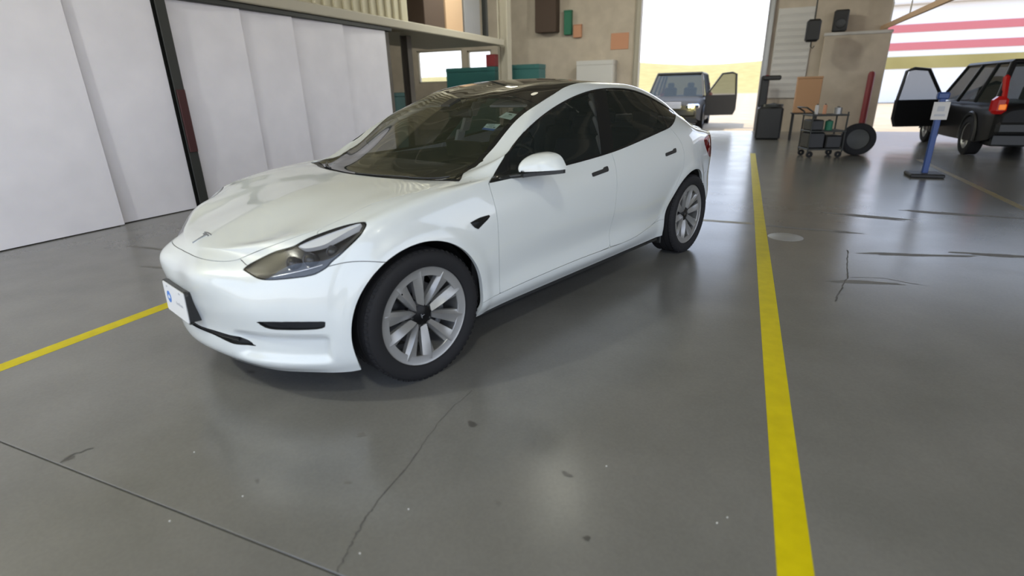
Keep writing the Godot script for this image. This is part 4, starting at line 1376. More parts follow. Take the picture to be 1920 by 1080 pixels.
func building() -> void:
	var H := 5.4
	# floor of two slabs with an open joint
	var o := MB.new()
	o.box(Vector3(-1.5, -0.16, -5.0), Vector3(30, 0.30, 24.4))
	var fl := struct("floor", o, M.joint, "concrete bed of the workshop floor")
	for q in [[1.4435, 7.2], [-17.2, 1.4375]]:
		o = MB.new()
		o.box(Vector3(-1.5, -0.005, (q[0] + q[1]) / 2), Vector3(30, 0.012, q[1] - q[0]), 0.002)
		obj("slab", o, M.floor, fl, "grey sealed concrete floor slab")
	floor_marks(fl)
	# ceiling with purlins
	o = MB.new()
	o.box(Vector3(-1.5, H + 0.1, -5.0), Vector3(30, 0.2, 24.4))
	var ce := struct("ceiling", o, M.ceiling, "beige metal roof deck of the workshop")
	for k in 17:
		o = MB.new()
		o.box(Vector3(-1.5, H - 0.09, -16.5 + k * 1.4), Vector3(29.5, 0.18, 0.08), 0.01)
		obj("purlin", o, M.steel_beige, ce)
	# far wall with the two vehicle doors and two windows of the store
	struct("wall_back", wall_with_openings(-16.5, 13.5, H, -17.1, 0.2, [[-9.95, -7.96, 1.75, 2.92], [-7.75, -6.75, 1.95, 2.84], [-1.32, 2.43, 0.0, 4.7], [5.58, 12.4, 0.0, 4.3]]), M.wall_beige, "beige end wall with tall vehicle doorways")
	struct("wall_front", wall_with_openings(-16.5, 13.5, H, 7.1, 0.2, [[-4.3, 3.2, 0.0, 5.0], [3.7, 12.8, 0.0, 5.0]]), M.wall_beige, "beige end wall behind the bays")
	o = MB.new()
	o.box(Vector3(13.4, H / 2, -11.1), Vector3(0.2, H, 12.0))
	o.box(Vector3(13.4, H / 2, 6.85), Vector3(0.2, H, 0.5))
	o.box(Vector3(13.4, 5.1, 0.75), Vector3(0.2, 0.6, 11.7))
	struct("wall_right", o, M.wall_beige, "long beige side wall")
	o = MB.new()
	o.box(Vector3(-16.4, H / 2, -5.0), Vector3(0.2, H, 24.2))
	struct("wall_store", o, M.steel_brown, "dark outer wall of the store")
	# partition on the left: white sheets below, ribbed fascia above a dark rail
	o = MB.new()
	o.box(Vector3(-4.58, 1.25, 2.265), Vector3(0.10, 2.5, 9.45))
	o.box(Vector3(-4.58, 1.25, -4.83), Vector3(0.10, 2.5, 4.40))
	var wl := struct("wall_left", o, M.steel_brown, "partition of white sheets along the bays")
	var joints := [6.9, 5.9, 4.4, 3.0, 1.6, 0.15, -1.48, -2.44]
	for k in joints.size() - 1: sheet(wl, joints[k], joints[k + 1], k)
	joints = [-2.62, -3.70, -4.66, -5.83, -7.05]
	for k in joints.size() - 1: sheet(wl, joints[k], joints[k + 1], k + 20)
	o = MB.new()
	o.box(Vector3(-4.42, 2.54, -0.15), Vector3(0.14, 0.07, 14.2), 0.01)
	obj("rail", o, M.steel_dark, wl, "dark steel rail above the sheets")
	o = MB.new()
	o.box(Vector3(-4.42, 2.66, -2.85), Vector3(0.20, 0.16, 19.6), 0.015)
	obj("beam", o, M.steel_beige, wl, "beige steel beam above the sheets")
	o = MB.new()
	o.box(Vector3(-4.47, 4.07, -0.6), Vector3(0.05, 2.66, 14.8))
	var fa := obj("fascia", o, M.fascia, wl, "ribbed beige fascia")
	for k in 58:
		o = MB.new()
		o.box(Vector3(-4.425, 4.07, 6.5 - k * 0.25), Vector3(0.05, 2.64, 0.07), 0.012)
		obj("rib", o, M.fascia, fa)
	wall_post(wl, -4.40, -2.53, 0.13, 2.50, M.steel_dark)
	o = MB.new()
	o.box(Vector3(-4.322, 1.10, -2.53), Vector3(0.02, 0.75, 0.11), 0.004)
	obj("guard_strip", o, M.guard, wl, "dark red guard strip on the post")
	wall_post(wl, -4.55, -7.22, 0.16, 2.58, M.steel_brown)
	# outside
	o = MB.new()
	o.box(Vector3(0, -0.15, -120.0), Vector3(400, 0.26, 205.6))
	o.box(Vector3(0, -0.15, 80.0), Vector3(400, 0.26, 145.6))
	struct("ground", o, M.ground, "pale sandy yard outside the doors")
	var pts := []
	for i in 9:
		for j in 60:
			var x := -260.0 + j * 9.0
			var top := 8.5 + 1.6 * sin(j * 0.31) + 1.1 * sin(j * 0.83 + 1.0)
			pts.append(Vector3(x, -0.1 + top * smooth(0, 1, i / 8.0), -130.0 - 9.0 * i))
	o = MB.new()
	o.grid(pts, 60, Vector3(0, -50, -150))
	struct("hill", o, M.field, "dry yellow hillside far beyond the yard")

func sheet(parent: Node, z0: float, z1: float, k: int) -> void:
	# a stiff sheet standing a little proud at one edge, with a soft bow
	var pts := []
	var lean: float = [0.03, -0.02, 0.045, 0.0, 0.02, 0.05, -0.01, 0.035][k % 8]
	var cols := 9
	var o := MB.new()
	for side in 2:
		pts = []
		for i in 9:
			for j in cols:
				var a := float(j) / (cols - 1)
				var b := i / 8.0
				var x: float = -4.43 + 0.05 * a + 0.006 * sin(PI * a) * sin(PI * b + k) + lean * 0.5 * (1.0 - b) - 0.012 * side
				var zz := lerpf(z0, z1, a) + (0.02 * sin(b * 2.2 + k) if j > 0 and j < cols - 1 else 0.0)
				pts.append(Vector3(x, 0.012 + 2.49 * b, zz))
		o.grid(pts, cols, Vector3(-6.0 if side == 0 else 0.0, 1.2, (z0 + z1) / 2))
	obj("wall_sheet", o, M.sheet, parent, "")

func line_on_floor(parent: Node, a: Vector2, b: Vector2, wide: float, m: Material, label := "") -> void:
	var d := (b - a).normalized()
	var s := Vector2(-d.y, d.x) * wide / 2
	var n := int(a.distance_to(b) / 0.25) + 1
	var o := MB.new()
	for k in n:
		var p0 := a.lerp(b, float(k) / n)
		var p1 := a.lerp(b, float(k + 1) / n)
		var e0 := 1.0 + 0.03 * sin(k * 12.9)
		var e1 := 1.0 + 0.03 * sin((k + 1) * 12.9)
		var q := []
		for v in [p0 - s * e0, p0 + s * e0, p1 + s * e1, p1 - s * e1]: q.append(Vector3(v.x, 0.0018, v.y))
		o.quad_out(q[0], q[1], q[2], q[3], Vector3(p0.x, -5, p0.y))
	obj("painted_line", o, m, parent, label)

func blot(c: Vector2, r: float, k: int, stretch := Vector2(1, 1), turn := 0.0) -> MB:
	var o := MB.new()
	var ring := []
	var nz := RandomNumberGenerator.new()
	nz.seed = 900 + k
	var f1 := nz.randf_range(0, TAU)
	var f2 := nz.randf_range(0, TAU)
	var f3 := nz.randf_range(0, TAU)
	for i in 28:
		var a := TAU * i / 28
		var rr := r * (1.0 + 0.28 * sin(2 * a + f1) + 0.18 * sin(3 * a + f2) + 0.12 * sin(7 * a + f3))
		var v := (Vector2(cos(a), sin(a)) * rr * stretch).rotated(turn) + c
		ring.append(Vector3(v.x, 0.0016, v.y))
	for i in 28: o.tri_out(ring[i], ring[(i + 1) % 28], Vector3(c.x, 0.0016, c.y), Vector3(c.x, -5, c.y))
	return o

func crack(parent: Node, pts: Array, wide: float, k: int) -> void:
	var o := MB.new()
	var nz := RandomNumberGenerator.new()
	nz.seed = 77 + k
	var path := []
	for i in pts.size() - 1:
		var n := 9
		for j in n:
			var q: Vector2 = pts[i].lerp(pts[i + 1], j / float(n))
			var d: Vector2 = (pts[i + 1] - pts[i]).normalized()
			path.append(q + Vector2(-d.y, d.x) * nz.randf_range(-1, 1) * 0.006)
	path.append(pts[pts.size() - 1])
	for i in path.size() - 1:
		var d: Vector2 = (path[i + 1] - path[i]).normalized()
		var s := Vector2(-d.y, d.x) * wide * nz.randf_range(0.35, 1.0)
		var q := []
		for v in [path[i] - s, path[i] + s, path[i + 1] + s, path[i + 1] - s]: q.append(Vector3(v.x, 0.0017, v.y))
		o.quad_out(q[0], q[1], q[2], q[3], Vector3(path[i].x, -5, path[i].y))
	obj("crack", o, M.crack, parent)

func floor_marks(fl: Node) -> void:
	line_on_floor(fl, Vector2(2.475, 4.0), Vector2(2.40, -10.5), 0.105, M.yellow, "yellow bay line")
	line_on_floor(fl, Vector2(-1.46, 6.0), Vector2(-1.41, -9.0), 0.105, M.yellow)
	line_on_floor(fl, Vector2(5.0, 4.0), Vector2(5.26, -10.0), 0.09, M.yellow_old)
	line_on_floor(fl, Vector2(-1.40, -3.80), Vector2(2.36, -3.68), 0.09, M.yellow_old, "worn line across the bay")
	crack(fl, [Vector2(1.18, 1.435), Vector2(1.15, 1.33), Vector2(1.13, 1.25), Vector2(1.12, 1.17), Vector2(1.10, 0.86)], 0.0035, 1)
	crack(fl, [Vector2(1.10, 0.86), Vector2(1.07, 0.60), Vector2(1.09, 0.35)], 0.0018, 2)
	crack(fl, [Vector2(3.12, -2.88), Vector2(3.05, -2.4), Vector2(3.01, -2.09), Vector2(2.93, -1.8), Vector2(2.86, -1.52)], 0.006, 3)
	crack(fl, [Vector2(3.01, -2.09), Vector2(3.25, -2.15), Vector2(3.5, -2.05)], 0.004, 4)
	crack(fl, [Vector2(-0.21, 1.43), Vector2(-0.22, 1.38), Vector2(-0.19, 1.32)], 0.006, 5)
	var marks := [[1.22, 0.60, 0.026, 0], [1.70, 0.76, 0.020, 1], [1.85, 1.03, 0.014, 0], [1.52, 0.99, 0.013, 1], [-0.09, 0.60, 0.022, 0], [0.81, 0.84, 0.022, 1], [-0.21, 1.40, 0.024, 0], [0.95, 1.10, 0.014, 1], [0.62, 1.22, 0.012, 1], [2.60, 1.0, 0.016, 1], [3.1, -2.0, 0.10, 1], [3.6, -2.9, 0.14, 1], [4.2, -3.1, 0.12, 1], [2.9, -3.6, 0.15, 1], [3.5, -4.4, 0.18, 1], [4.4, -4.8, 0.2, 1], [-2.9, -0.9, 0.12, 1], [-3.3, -1.6, 0.10, 1], [-2.3, -0.5, 0.08, 1]]
	for k in marks.size():
		var q: Array = marks[k]
		obj("stain", blot(Vector2(q[0], q[1]), q[2], k, Vector2(1.0, 0.62) if q[2] < 0.05 else Vector2(2.6, 0.32), 0.25 * sin(k)), M.stain if q[3] == 0 else M.stain_soft, fl)
	var nz := RandomNumberGenerator.new()
	nz.seed = 5
	for k in 10:
		var o := MB.new()
		var q := Vector3(nz.randf_range(-0.2, 2.3), 0.003, nz.randf_range(0.6, 1.5))
		o.box(q, Vector3(0.005, 0.004, 0.004), 0.001, Basis(Vector3.UP, k))
		obj("grit", o, M.grit, fl)
	# round inspection cover
	var c := MB.new()
	c.lathe([Vector2(0.0, 0.155), Vector2(0.004, 0.15), Vector2(0.004, 0.0)], 40, Transform3D(Basis(Vector3(0, 1, 0), Vector3(1, 0, 0), Vector3(0, 0, -1)), Vector3(2.65, 0.001, -3.2)))
	obj("drain_cover", c, M.cover, fl, "pale round cover in the floor")

func thing_box(called: String, label: String, category: String, lo: Vector3, hi: Vector3, m: Material, group := "") -> Node3D:
	# a carton or cabinet: body, lid or door, with its seam
	var base := Vector3((lo.x + hi.x) / 2, lo.y, (lo.z + hi.z) / 2)
	var s := hi - lo
	var root := node(called, base)
	tag(root, label, category, group)
	var o := MB.new()
	o.box(Vector3(0, s.y * 0.47, 0), Vector3(s.x, s.y * 0.94, s.z), 0.012)
	obj("body", o, m, root)
	o = MB.new()
	o.box(Vector3(0, s.y * 0.97, 0), Vector3(s.x + 0.012, s.y * 0.06, s.z + 0.012), 0.006)
	obj("lid", o, m, root)
	return root

func wall_post(parent: Node, x: float, z: float, w: float, h: float, m: Material) -> void:
	var o := MB.new()
	for s in [-1.0, 1.0]: o.box(Vector3(x + s * w * 0.45, h / 2, z), Vector3(w * 0.1, h, w), 0.003)
	o.box(Vector3(x, h / 2, z), Vector3(w * 0.85, h, w * 0.08))
	obj("post", o, m, parent, "steel post between the sheets")

func post(called: String, label: String, x: float, z: float, w: float, h: float, m: Material, y0 := 0.0) -> void:
	# a rolled H-section on a foot plate
	var root := node(called, Vector3(x, y0, z))
	tag(root, label, "post")
	var o := MB.new()
	for s in [-1.0, 1.0]: o.box(Vector3(s * w * 0.45, h / 2, 0), Vector3(w * 0.1, h, w), 0.003)
	o.box(Vector3(0, h / 2, 0), Vector3(w * 0.85, h, w * 0.08))
	obj("shaft", o, m, root)
	o = MB.new()
	o.box(Vector3(0, 0.01, 0), Vector3(w * 1.5, 0.02, w * 1.5), 0.003)
	obj("foot_plate", o, m, root)

func suv(called: String, label: String, at: Vector3, turn: float, paint: Material, wide: float, long: float, high: float, lit: bool, door_angle: float) -> void:
	# local axes as the sedan's: Z forward, origin on the ground under the middle
	var root := node(called, at, turn)
	tag(root, label, "car")
	var hw := wide / 2
	var hl := long / 2
	var belt := high * 0.58
	# lower body: rings along the length, Vector3(z, half width, top)
	var rings := [[-hl, 0.80, 0.50, 0.88], [-hl + 0.06, 0.93, 0.36, 0.97], [-hl + 0.5, 0.99, 0.28, 1.0], [-0.3, 1.0, 0.26, 1.0], [hl - 1.35, 1.0, 0.26, 0.985], [hl - 0.7, 0.98, 0.28, 0.95], [hl - 0.2, 0.92, 0.32, 0.86], [hl - 0.03, 0.82, 0.40, 0.72]]
	var pts := []
	var cols := 15
	for q in rings:
		for j in cols:
			var a := PI * j / (cols - 1)
			var x: float = hw * q[1] * signf(cos(a)) * pow(absf(cos(a)), 0.32)
			var y: float = q[2] + (belt * q[3] - q[2]) * pow(sin(a), 0.28) if j > 0 and j < cols - 1 else q[2]
			pts.append(Vector3(x, y, q[0]))
	var o := MB.new()
	o.grid(pts, cols, Vector3(0, belt * 0.6, 0))
	for e in [0, rings.size() - 1]:
		var c := Vector3(0, 0.6, rings[e][0])
		for j in cols - 1: o.tri_out(pts[e * cols + j], pts[e * cols + j + 1], c, Vector3(0, 0.6, 0))
		o.tri_out(pts[e * cols], pts[e * cols + cols - 1], c, Vector3(0, 0.6, 0))
	obj("body", o, paint, root)
	o = MB.new()
	o.box(Vector3(0, 0.34, 0), Vector3(wide * 0.86, 0.22, long * 0.94), 0.03)
	obj("underside", o, M.satin_black, root)
	# cabin: roof, pillars and panes
	var b0 := -hl + 0.10
	var f0 := hl - 1.30
	var br := -hl + 0.34
	var fr := hl - 2.05
	var rw := hw * 0.76
	var bw := hw * 0.93
	o = MB.new()
	o.box(Vector3(0, high - 0.05, (br + fr) / 2), Vector3(rw * 2 + 0.06, 0.09, fr - br + 0.1), 0.04)
	obj("roof", o, paint, root)
	var lo := func(s, z): return Vector3(s * bw, belt - 0.02, z)
	var hi := func(s, z): return Vector3(s * rw, high - 0.06, z)
	for s in [-1.0, 1.0]:
		for z in [[b0, br, 0.05], [f0, fr, 0.035], [lerpf(b0, f0, 0.33), lerpf(br, fr, 0.28), 0.035], [lerpf(b0, f0, 0.64), lerpf(br, fr, 0.62), 0.035]]:
			var pil := MB.new()
			pil.tube([lo.call(s, z[0]), hi.call(s, z[1])], z[2], 6)
			obj("pillar", pil, paint, root)
	for s in [-1.0, 1.0]:
		o = MB.new()
		o.quad_out(lo.call(s, b0), lo.call(s, f0), hi.call(s, fr), hi.call(s, br), Vector3(0, belt, 0))
		obj("side_glass", o, M.car_glass, root)
	o = MB.new()
	o.quad_out(lo.call(-1.0, f0), lo.call(1.0, f0), hi.call(1.0, fr), hi.call(-1.0, fr), Vector3(0, belt, 0))
	obj("front_glass", o, M.car_glass, root)
	o = MB.new()
	o.quad_out(lo.call(-1.0, b0), lo.call(1.0, b0), hi.call(1.0, br), hi.call(-1.0, br), Vector3(0, belt, 0))
	obj("back_glass", o, M.car_glass, root)
	for s in [-1.0, 1.0]:
		o = MB.new()
		o.box(Vector3(s * 0.36, belt - 0.02, -0.15), Vector3(0.46, 0.62, 0.14), 0.05, Basis(Vector3.RIGHT, -0.3))
		o.box(Vector3(s * 0.36, belt + 0.36, -0.26), Vector3(0.24, 0.18, 0.09), 0.04, Basis(Vector3.RIGHT, -0.3))
		obj("seat", o, M.seat, root)
	for z in [hl - 0.88, -hl + 0.95]:
		for s in [-1.0, 1.0]:
			var w := node("wheel", Vector3(s * (hw - 0.10), 0.36, z), 0.0 if s > 0 else PI, root)
			o = MB.new()
			o.lathe([Vector2(-0.11, 0.24), Vector2(-0.12, 0.31), Vector2(-0.10, 0.355), Vector2(0.10, 0.36), Vector2(0.12, 0.33), Vector2(0.115, 0.25), Vector2(0.09, 0.24)], 40)
			obj("tire", o, M.tyre, w)
			o = MB.new()
			o.lathe([Vector2(0.03, 0.24), Vector2(0.095, 0.245), Vector2(0.10, 0.235), Vector2(0.06, 0.20), Vector2(0.05, 0.06), Vector2(0.07, 0.05), Vector2(0.07, 0.0)], 40)
			for k in 5:
				o.box(polar(0.14, TAU * k / 5, 0.068), Vector3(0.03, 0.05, 0.19), 0.01, Basis(Vector3.RIGHT, TAU * k / 5))
			obj("rim", o, M.rim_grey, w)
			o = MB.new()
			o.lathe([Vector2(0.105, 0.38), Vector2(0.125, 0.39), Vector2(0.125, 0.44), Vector2(0.10, 0.46)], 24, Transform3D.IDENTITY, -PI * 0.55, PI * 0.55)
			obj("arch_trim", o, M.satin_black, w)
	# lamps
	for s in [-1.0, 1.0]:
		var hlp := node("head_lamp", Vector3(s * hw * 0.70, belt * 0.70, hl - 0.10), 0.0, root)
		o = MB.new()
		o.box(Vector3.ZERO, Vector3(hw * 0.42, 0.17, 0.16), 0.05, Basis(Vector3.UP, s * 0.35))
		obj("housing", o, M.chrome, hlp)
		o = MB.new()
		o.sphere(Vector3(0, 0, 0.08), Vector3(0.075, 0.075, 0.05), 10, 16)
		var glow: Material = M.lamp_glow if lit else M.dark_glass
		obj("bulb_lens", o, glow, hlp)
		if lit:
			var l := OmniLight3D.new()
			l.name = "lamp_light"
			l.position = Vector3(0, 0, 0.30)
			l.light_energy = 0.4
			l.light_color = Color(1.0, 0.93, 0.62)
			l.light_size = 0.07
			l.omni_range = 40.0
			l.omni_attenuation = 2.0
			l.shadow_enabled = true
			hlp.add_child(l)
		var tl := node("tail_lamp", Vector3(s * (hw * 0.90), belt * 0.95, -hl + 0.07), 0.0, root)
		o = MB.new()
		o.box(Vector3(0, 0, 0), Vector3(0.22, 0.30, 0.22), 0.06)
		o.box(Vector3(-s * 0.05, 0.30, 0.10), Vector3(0.09, 0.42, 0.10), 0.03, Basis(Vector3.RIGHT, 0.3))
		obj("red_lens", o, M.tail_red, tl)
		o = MB.new()
		o.box(Vector3(-s * 0.02, -0.03, -0.09), Vector3(0.12, 0.11, 0.06), 0.02)
		obj("amber_lens", o, M.tail_amber, tl)
	o = MB.new()
	o.box(Vector3(0, 0.56, hl - 0.05), Vector3(wide * 0.80, 0.22, 0.16), 0.05)
	obj("bumper", o, M.satin_black, root)
	o = MB.new()
	o.box(Vector3(0, 0.56, -hl + 0.04), Vector3(wide * 0.88, 0.22, 0.16), 0.05)
	obj("bumper", o, M.satin_black, root)
	o = MB.new()
	for k in 5: o.box(Vector3(0, belt * 0.66 + k * 0.045, hl - 0.05), Vector3(wide * 0.34, 0.018, 0.10), 0.004)
	obj("radiator_grille", o, M.chrome, root)
	o = MB.new()
	o.box(Vector3(0, belt * 0.78, -hl - 0.005), Vector3(0.36, 0.16, 0.02), 0.005)
	obj("number_plate", o, M.plate_white, root)
	if door_angle != 0.0:
		# the driver's door swung open on its front hinge
		var d := node("open_door", Vector3(hw * 0.97, 0.0, hl - 1.62), door_angle, root)
		o = MB.new()
		o.prism(PackedVector2Array([Vector2(0, 0.42), Vector2(1.0, 0.42), Vector2(1.08, 0.60), Vector2(1.08, belt), Vector2(0, belt)]), -0.05, 0.05, Transform3D(Basis(Vector3(0, 0, -1), Vector3(0, 1, 0), Vector3(1, 0, 0)), Vector3.ZERO))
		obj("door_panel", o, paint, d)
		o = MB.new()
		o.tube([Vector3(0, belt, -0.02), Vector3(-0.10, high - 0.1, -0.55), Vector3(-0.12, high - 0.07, -0.9), Vector3(-0.06, high - 0.12, -1.02), Vector3(0, belt, -1.06)], 0.035, 8)
		obj("window_frame", o, M.satin_black, d)
		o = MB.new()
		o.quad_out(Vector3(0, belt, -0.05), Vector3(-0.10, high - 0.1, -0.55), Vector3(-0.11, high - 0.1, -1.0), Vector3(0, belt, -1.04), Vector3(-5, 1, 0))
		obj("door_glass", o, M.car_glass, d)

func hand_cart() -> void:
	var root := node("parts_cart", Vector3(3.62, 0, -10.2), 0.3)
	tag(root, "small cluttered workshop trolley with black tires beside the doorway pier", "cart")
	var o := MB.new()
	for x in [-0.32, 0.32]:
		for z in [-0.22, 0.22]:
			o.tube([Vector3(x, 0.10, z), Vector3(x, 0.86, z)], 0.015, 8)
	o.tube([Vector3(-0.32, 0.86, -0.22), Vector3(-0.46, 0.95, -0.22), Vector3(-0.46, 0.95, 0.22), Vector3(-0.32, 0.86, 0.22)], 0.015, 8)
	obj("frame", o, M.steel_dark, root)
	for y in [0.16, 0.50, 0.80]:
		o = MB.new()
		o.box(Vector3(0, y, 0), Vector3(0.68, 0.03, 0.48), 0.008)
		obj("tray", o, M.steel_dark, root)
	for q in [[-0.17, 0.175, 0.30, 0.30], [0.16, 0.175, 0.30, 0.24], [-0.20, 0.515, 0.24, 0.20]]:
		o = MB.new()
		o.box(Vector3(q[0], q[1] + q[3] / 2, 0), Vector3(q[2], q[3], 0.38), 0.02)
		obj("bin", o, M.black, root)
	for x in [-0.27, 0.27]:
		for z in [-0.2, 0.2]:
			o = MB.new()
			o.lathe([Vector2(-0.02, 0.02), Vector2(-0.02, 0.06), Vector2(0.02, 0.06), Vector2(0.02, 0.02)], 20, Transform3D(Basis(Vector3(0, 0, 1), Vector3(0, 1, 0), Vector3(-1, 0, 0)), Vector3(x, 0.06, z)))
			obj("castor", o, M.tyre, root)
	var k := 0
	for q in [["oil_can", "yellow-green oil can on the workshop trolley", "can", Vector3(3.70, 0.515, -10.15), 0.07, 0.20, M.green], ["spray_can", "pale spray can on the workshop trolley", "can", Vector3(3.45, 0.815, -10.2), 0.035, 0.19, M.white_box], ["spray_can", "orange spray can on the workshop trolley", "can", Vector3(3.60, 0.815, -10.28), 0.035, 0.19, M.orange], ["paint_tin", "grey paint tin on the workshop trolley", "tin", Vector3(3.82, 0.815, -10.2), 0.07, 0.14, M.rim_grey]]:
		var can := node(q[0], q[3])
		tag(can, q[1], q[2])
		o = MB.new()
		o.lathe([Vector2(0, 0), Vector2(0, q[4]), Vector2(q[5] * 0.85, q[4]), Vector2(q[5] * 0.9, q[4] * 0.6), Vector2(q[5] * 0.9, 0.0)], 20, Transform3D(Basis(Vector3(0, 1, 0), Vector3(1, 0, 0), Vector3(0, 0, -1)), Vector3.ZERO))
		obj("body", o, q[6], can)
		o = MB.new()
		o.lathe([Vector2(q[5] * 0.9, q[4] * 0.4), Vector2(q[5], q[4] * 0.35), Vector2(q[5], 0)], 16, Transform3D(Basis(Vector3(0, 1, 0), Vector3(1, 0, 0), Vector3(0, 0, -1)), Vector3.ZERO))
		obj("cap", o, M.satin_black, can)
	for s in 1:
		var ty := node("loose_tire", Vector3(4.30, 0, -10.55))
		tag(ty, "loose black tire standing beside the workshop trolley", "tire")
		o = MB.new()
		o.lathe([Vector2(-0.08, 0.20), Vector2(-0.095, 0.27), Vector2(-0.075, 0.31), Vector2(0.075, 0.31), Vector2(0.095, 0.27), Vector2(0.08, 0.20), Vector2(-0.08, 0.20)], 36, Transform3D(Basis(Vector3(0, 0.12, 1).normalized(), Vector3(0, 1, -0.12).normalized(), Vector3(-1, 0, 0)), Vector3(0, 0.312, 0)))
		obj("rubber", o, M.tyre, ty)
		o = MB.new()
		o.lathe([Vector2(-0.05, 0.20), Vector2(0.04, 0.205), Vector2(0.05, 0.195), Vector2(0.02, 0.05), Vector2(0.02, 0.0)], 24, Transform3D(Basis(Vector3(0, 0.12, 1).normalized(), Vector3(0, 1, -0.12).normalized(), Vector3(-1, 0, 0)), Vector3(0, 0.312, 0)))
		obj("rim", o, M.steel_dark, ty)

func stanchion() -> void:
	var root := node("floor_stanchion", Vector3(4.80, 0, -7.72))
	tag(root, "blue stanchion with a white card standing on a black base plate", "stanchion")
	var o := MB.new()
	o.box(Vector3(0, 0.03, 0), Vector3(0.44, 0.06, 0.40), 0.015)
	obj("base_plate", o, M.black, root, "black base plate")
	o = MB.new()
	o.box(Vector3(0.0, 0.60, 0), Vector3(0.075, 1.15, 0.075), 0.008)
	obj("pole", o, M.blue, root, "blue square pole")
	o = MB.new()
	o.box(Vector3(0.0, 1.17, 0), Vector3(0.15, 0.10, 0.10), 0.02)
	obj("head", o, M.blue, root)
	var card := MB.new()
	card.box(Vector3(0.0, 0.96, 0.045), Vector3(0.20, 0.25, 0.006), 0.002)
	var c := obj("card", card, M.white_box, root, "white card")
	o = MB.new()
	o.box(Vector3(0.0, 0.99, 0.0485), Vector3(0.09, 0.07, 0.002))
	o.box(Vector3(0.0, 0.90, 0.0485), Vector3(0.13, 0.03, 0.002))
	obj("print", o, M.plate_grey, c)

func high_bay(x: float, z: float, power: float, label: String) -> void:
	var root := node("ceiling_lamp", Vector3(x, 4.75, z))
	tag(root, label, "lamp", "high bay lamps under the roof")  # shared by the lamp over the boot and the added fill lamps
	var up := Transform3D(Basis(Vector3(0, 1, 0), Vector3(1, 0, 0), Vector3(0, 0, -1)), Vector3.ZERO)
	var o := MB.new()
	o.lathe([Vector2(0.07, 0.13), Vector2(0.14, 0.10), Vector2(0.22, 0.06), Vector2(0.30, 0.05), Vector2(0.30, 0.0)], 28, up)
	obj("cap", o, M.steel_dark, root)
	o = MB.new()
	o.tube([Vector3(0, 0.30, 0), Vector3(0, 0.66, 0)], 0.012, 8)
	obj("stem", o, M.steel_dark, root)
	o = MB.new()
	o.sphere(Vector3.ZERO, Vector3.ONE * 0.16, 14, 24)
	obj("bulb_globe", o, M.lamp_warm, root)
	var l := OmniLight3D.new()
	l.name = "lamp_light"
	l.light_energy = power
	l.light_color = Color(0.99, 1.0, 0.95)
	l.light_size = 0.15
	l.omni_range = 60.0
	l.omni_attenuation = 2.0
	l.shadow_enabled = true
	root.add_child(l)

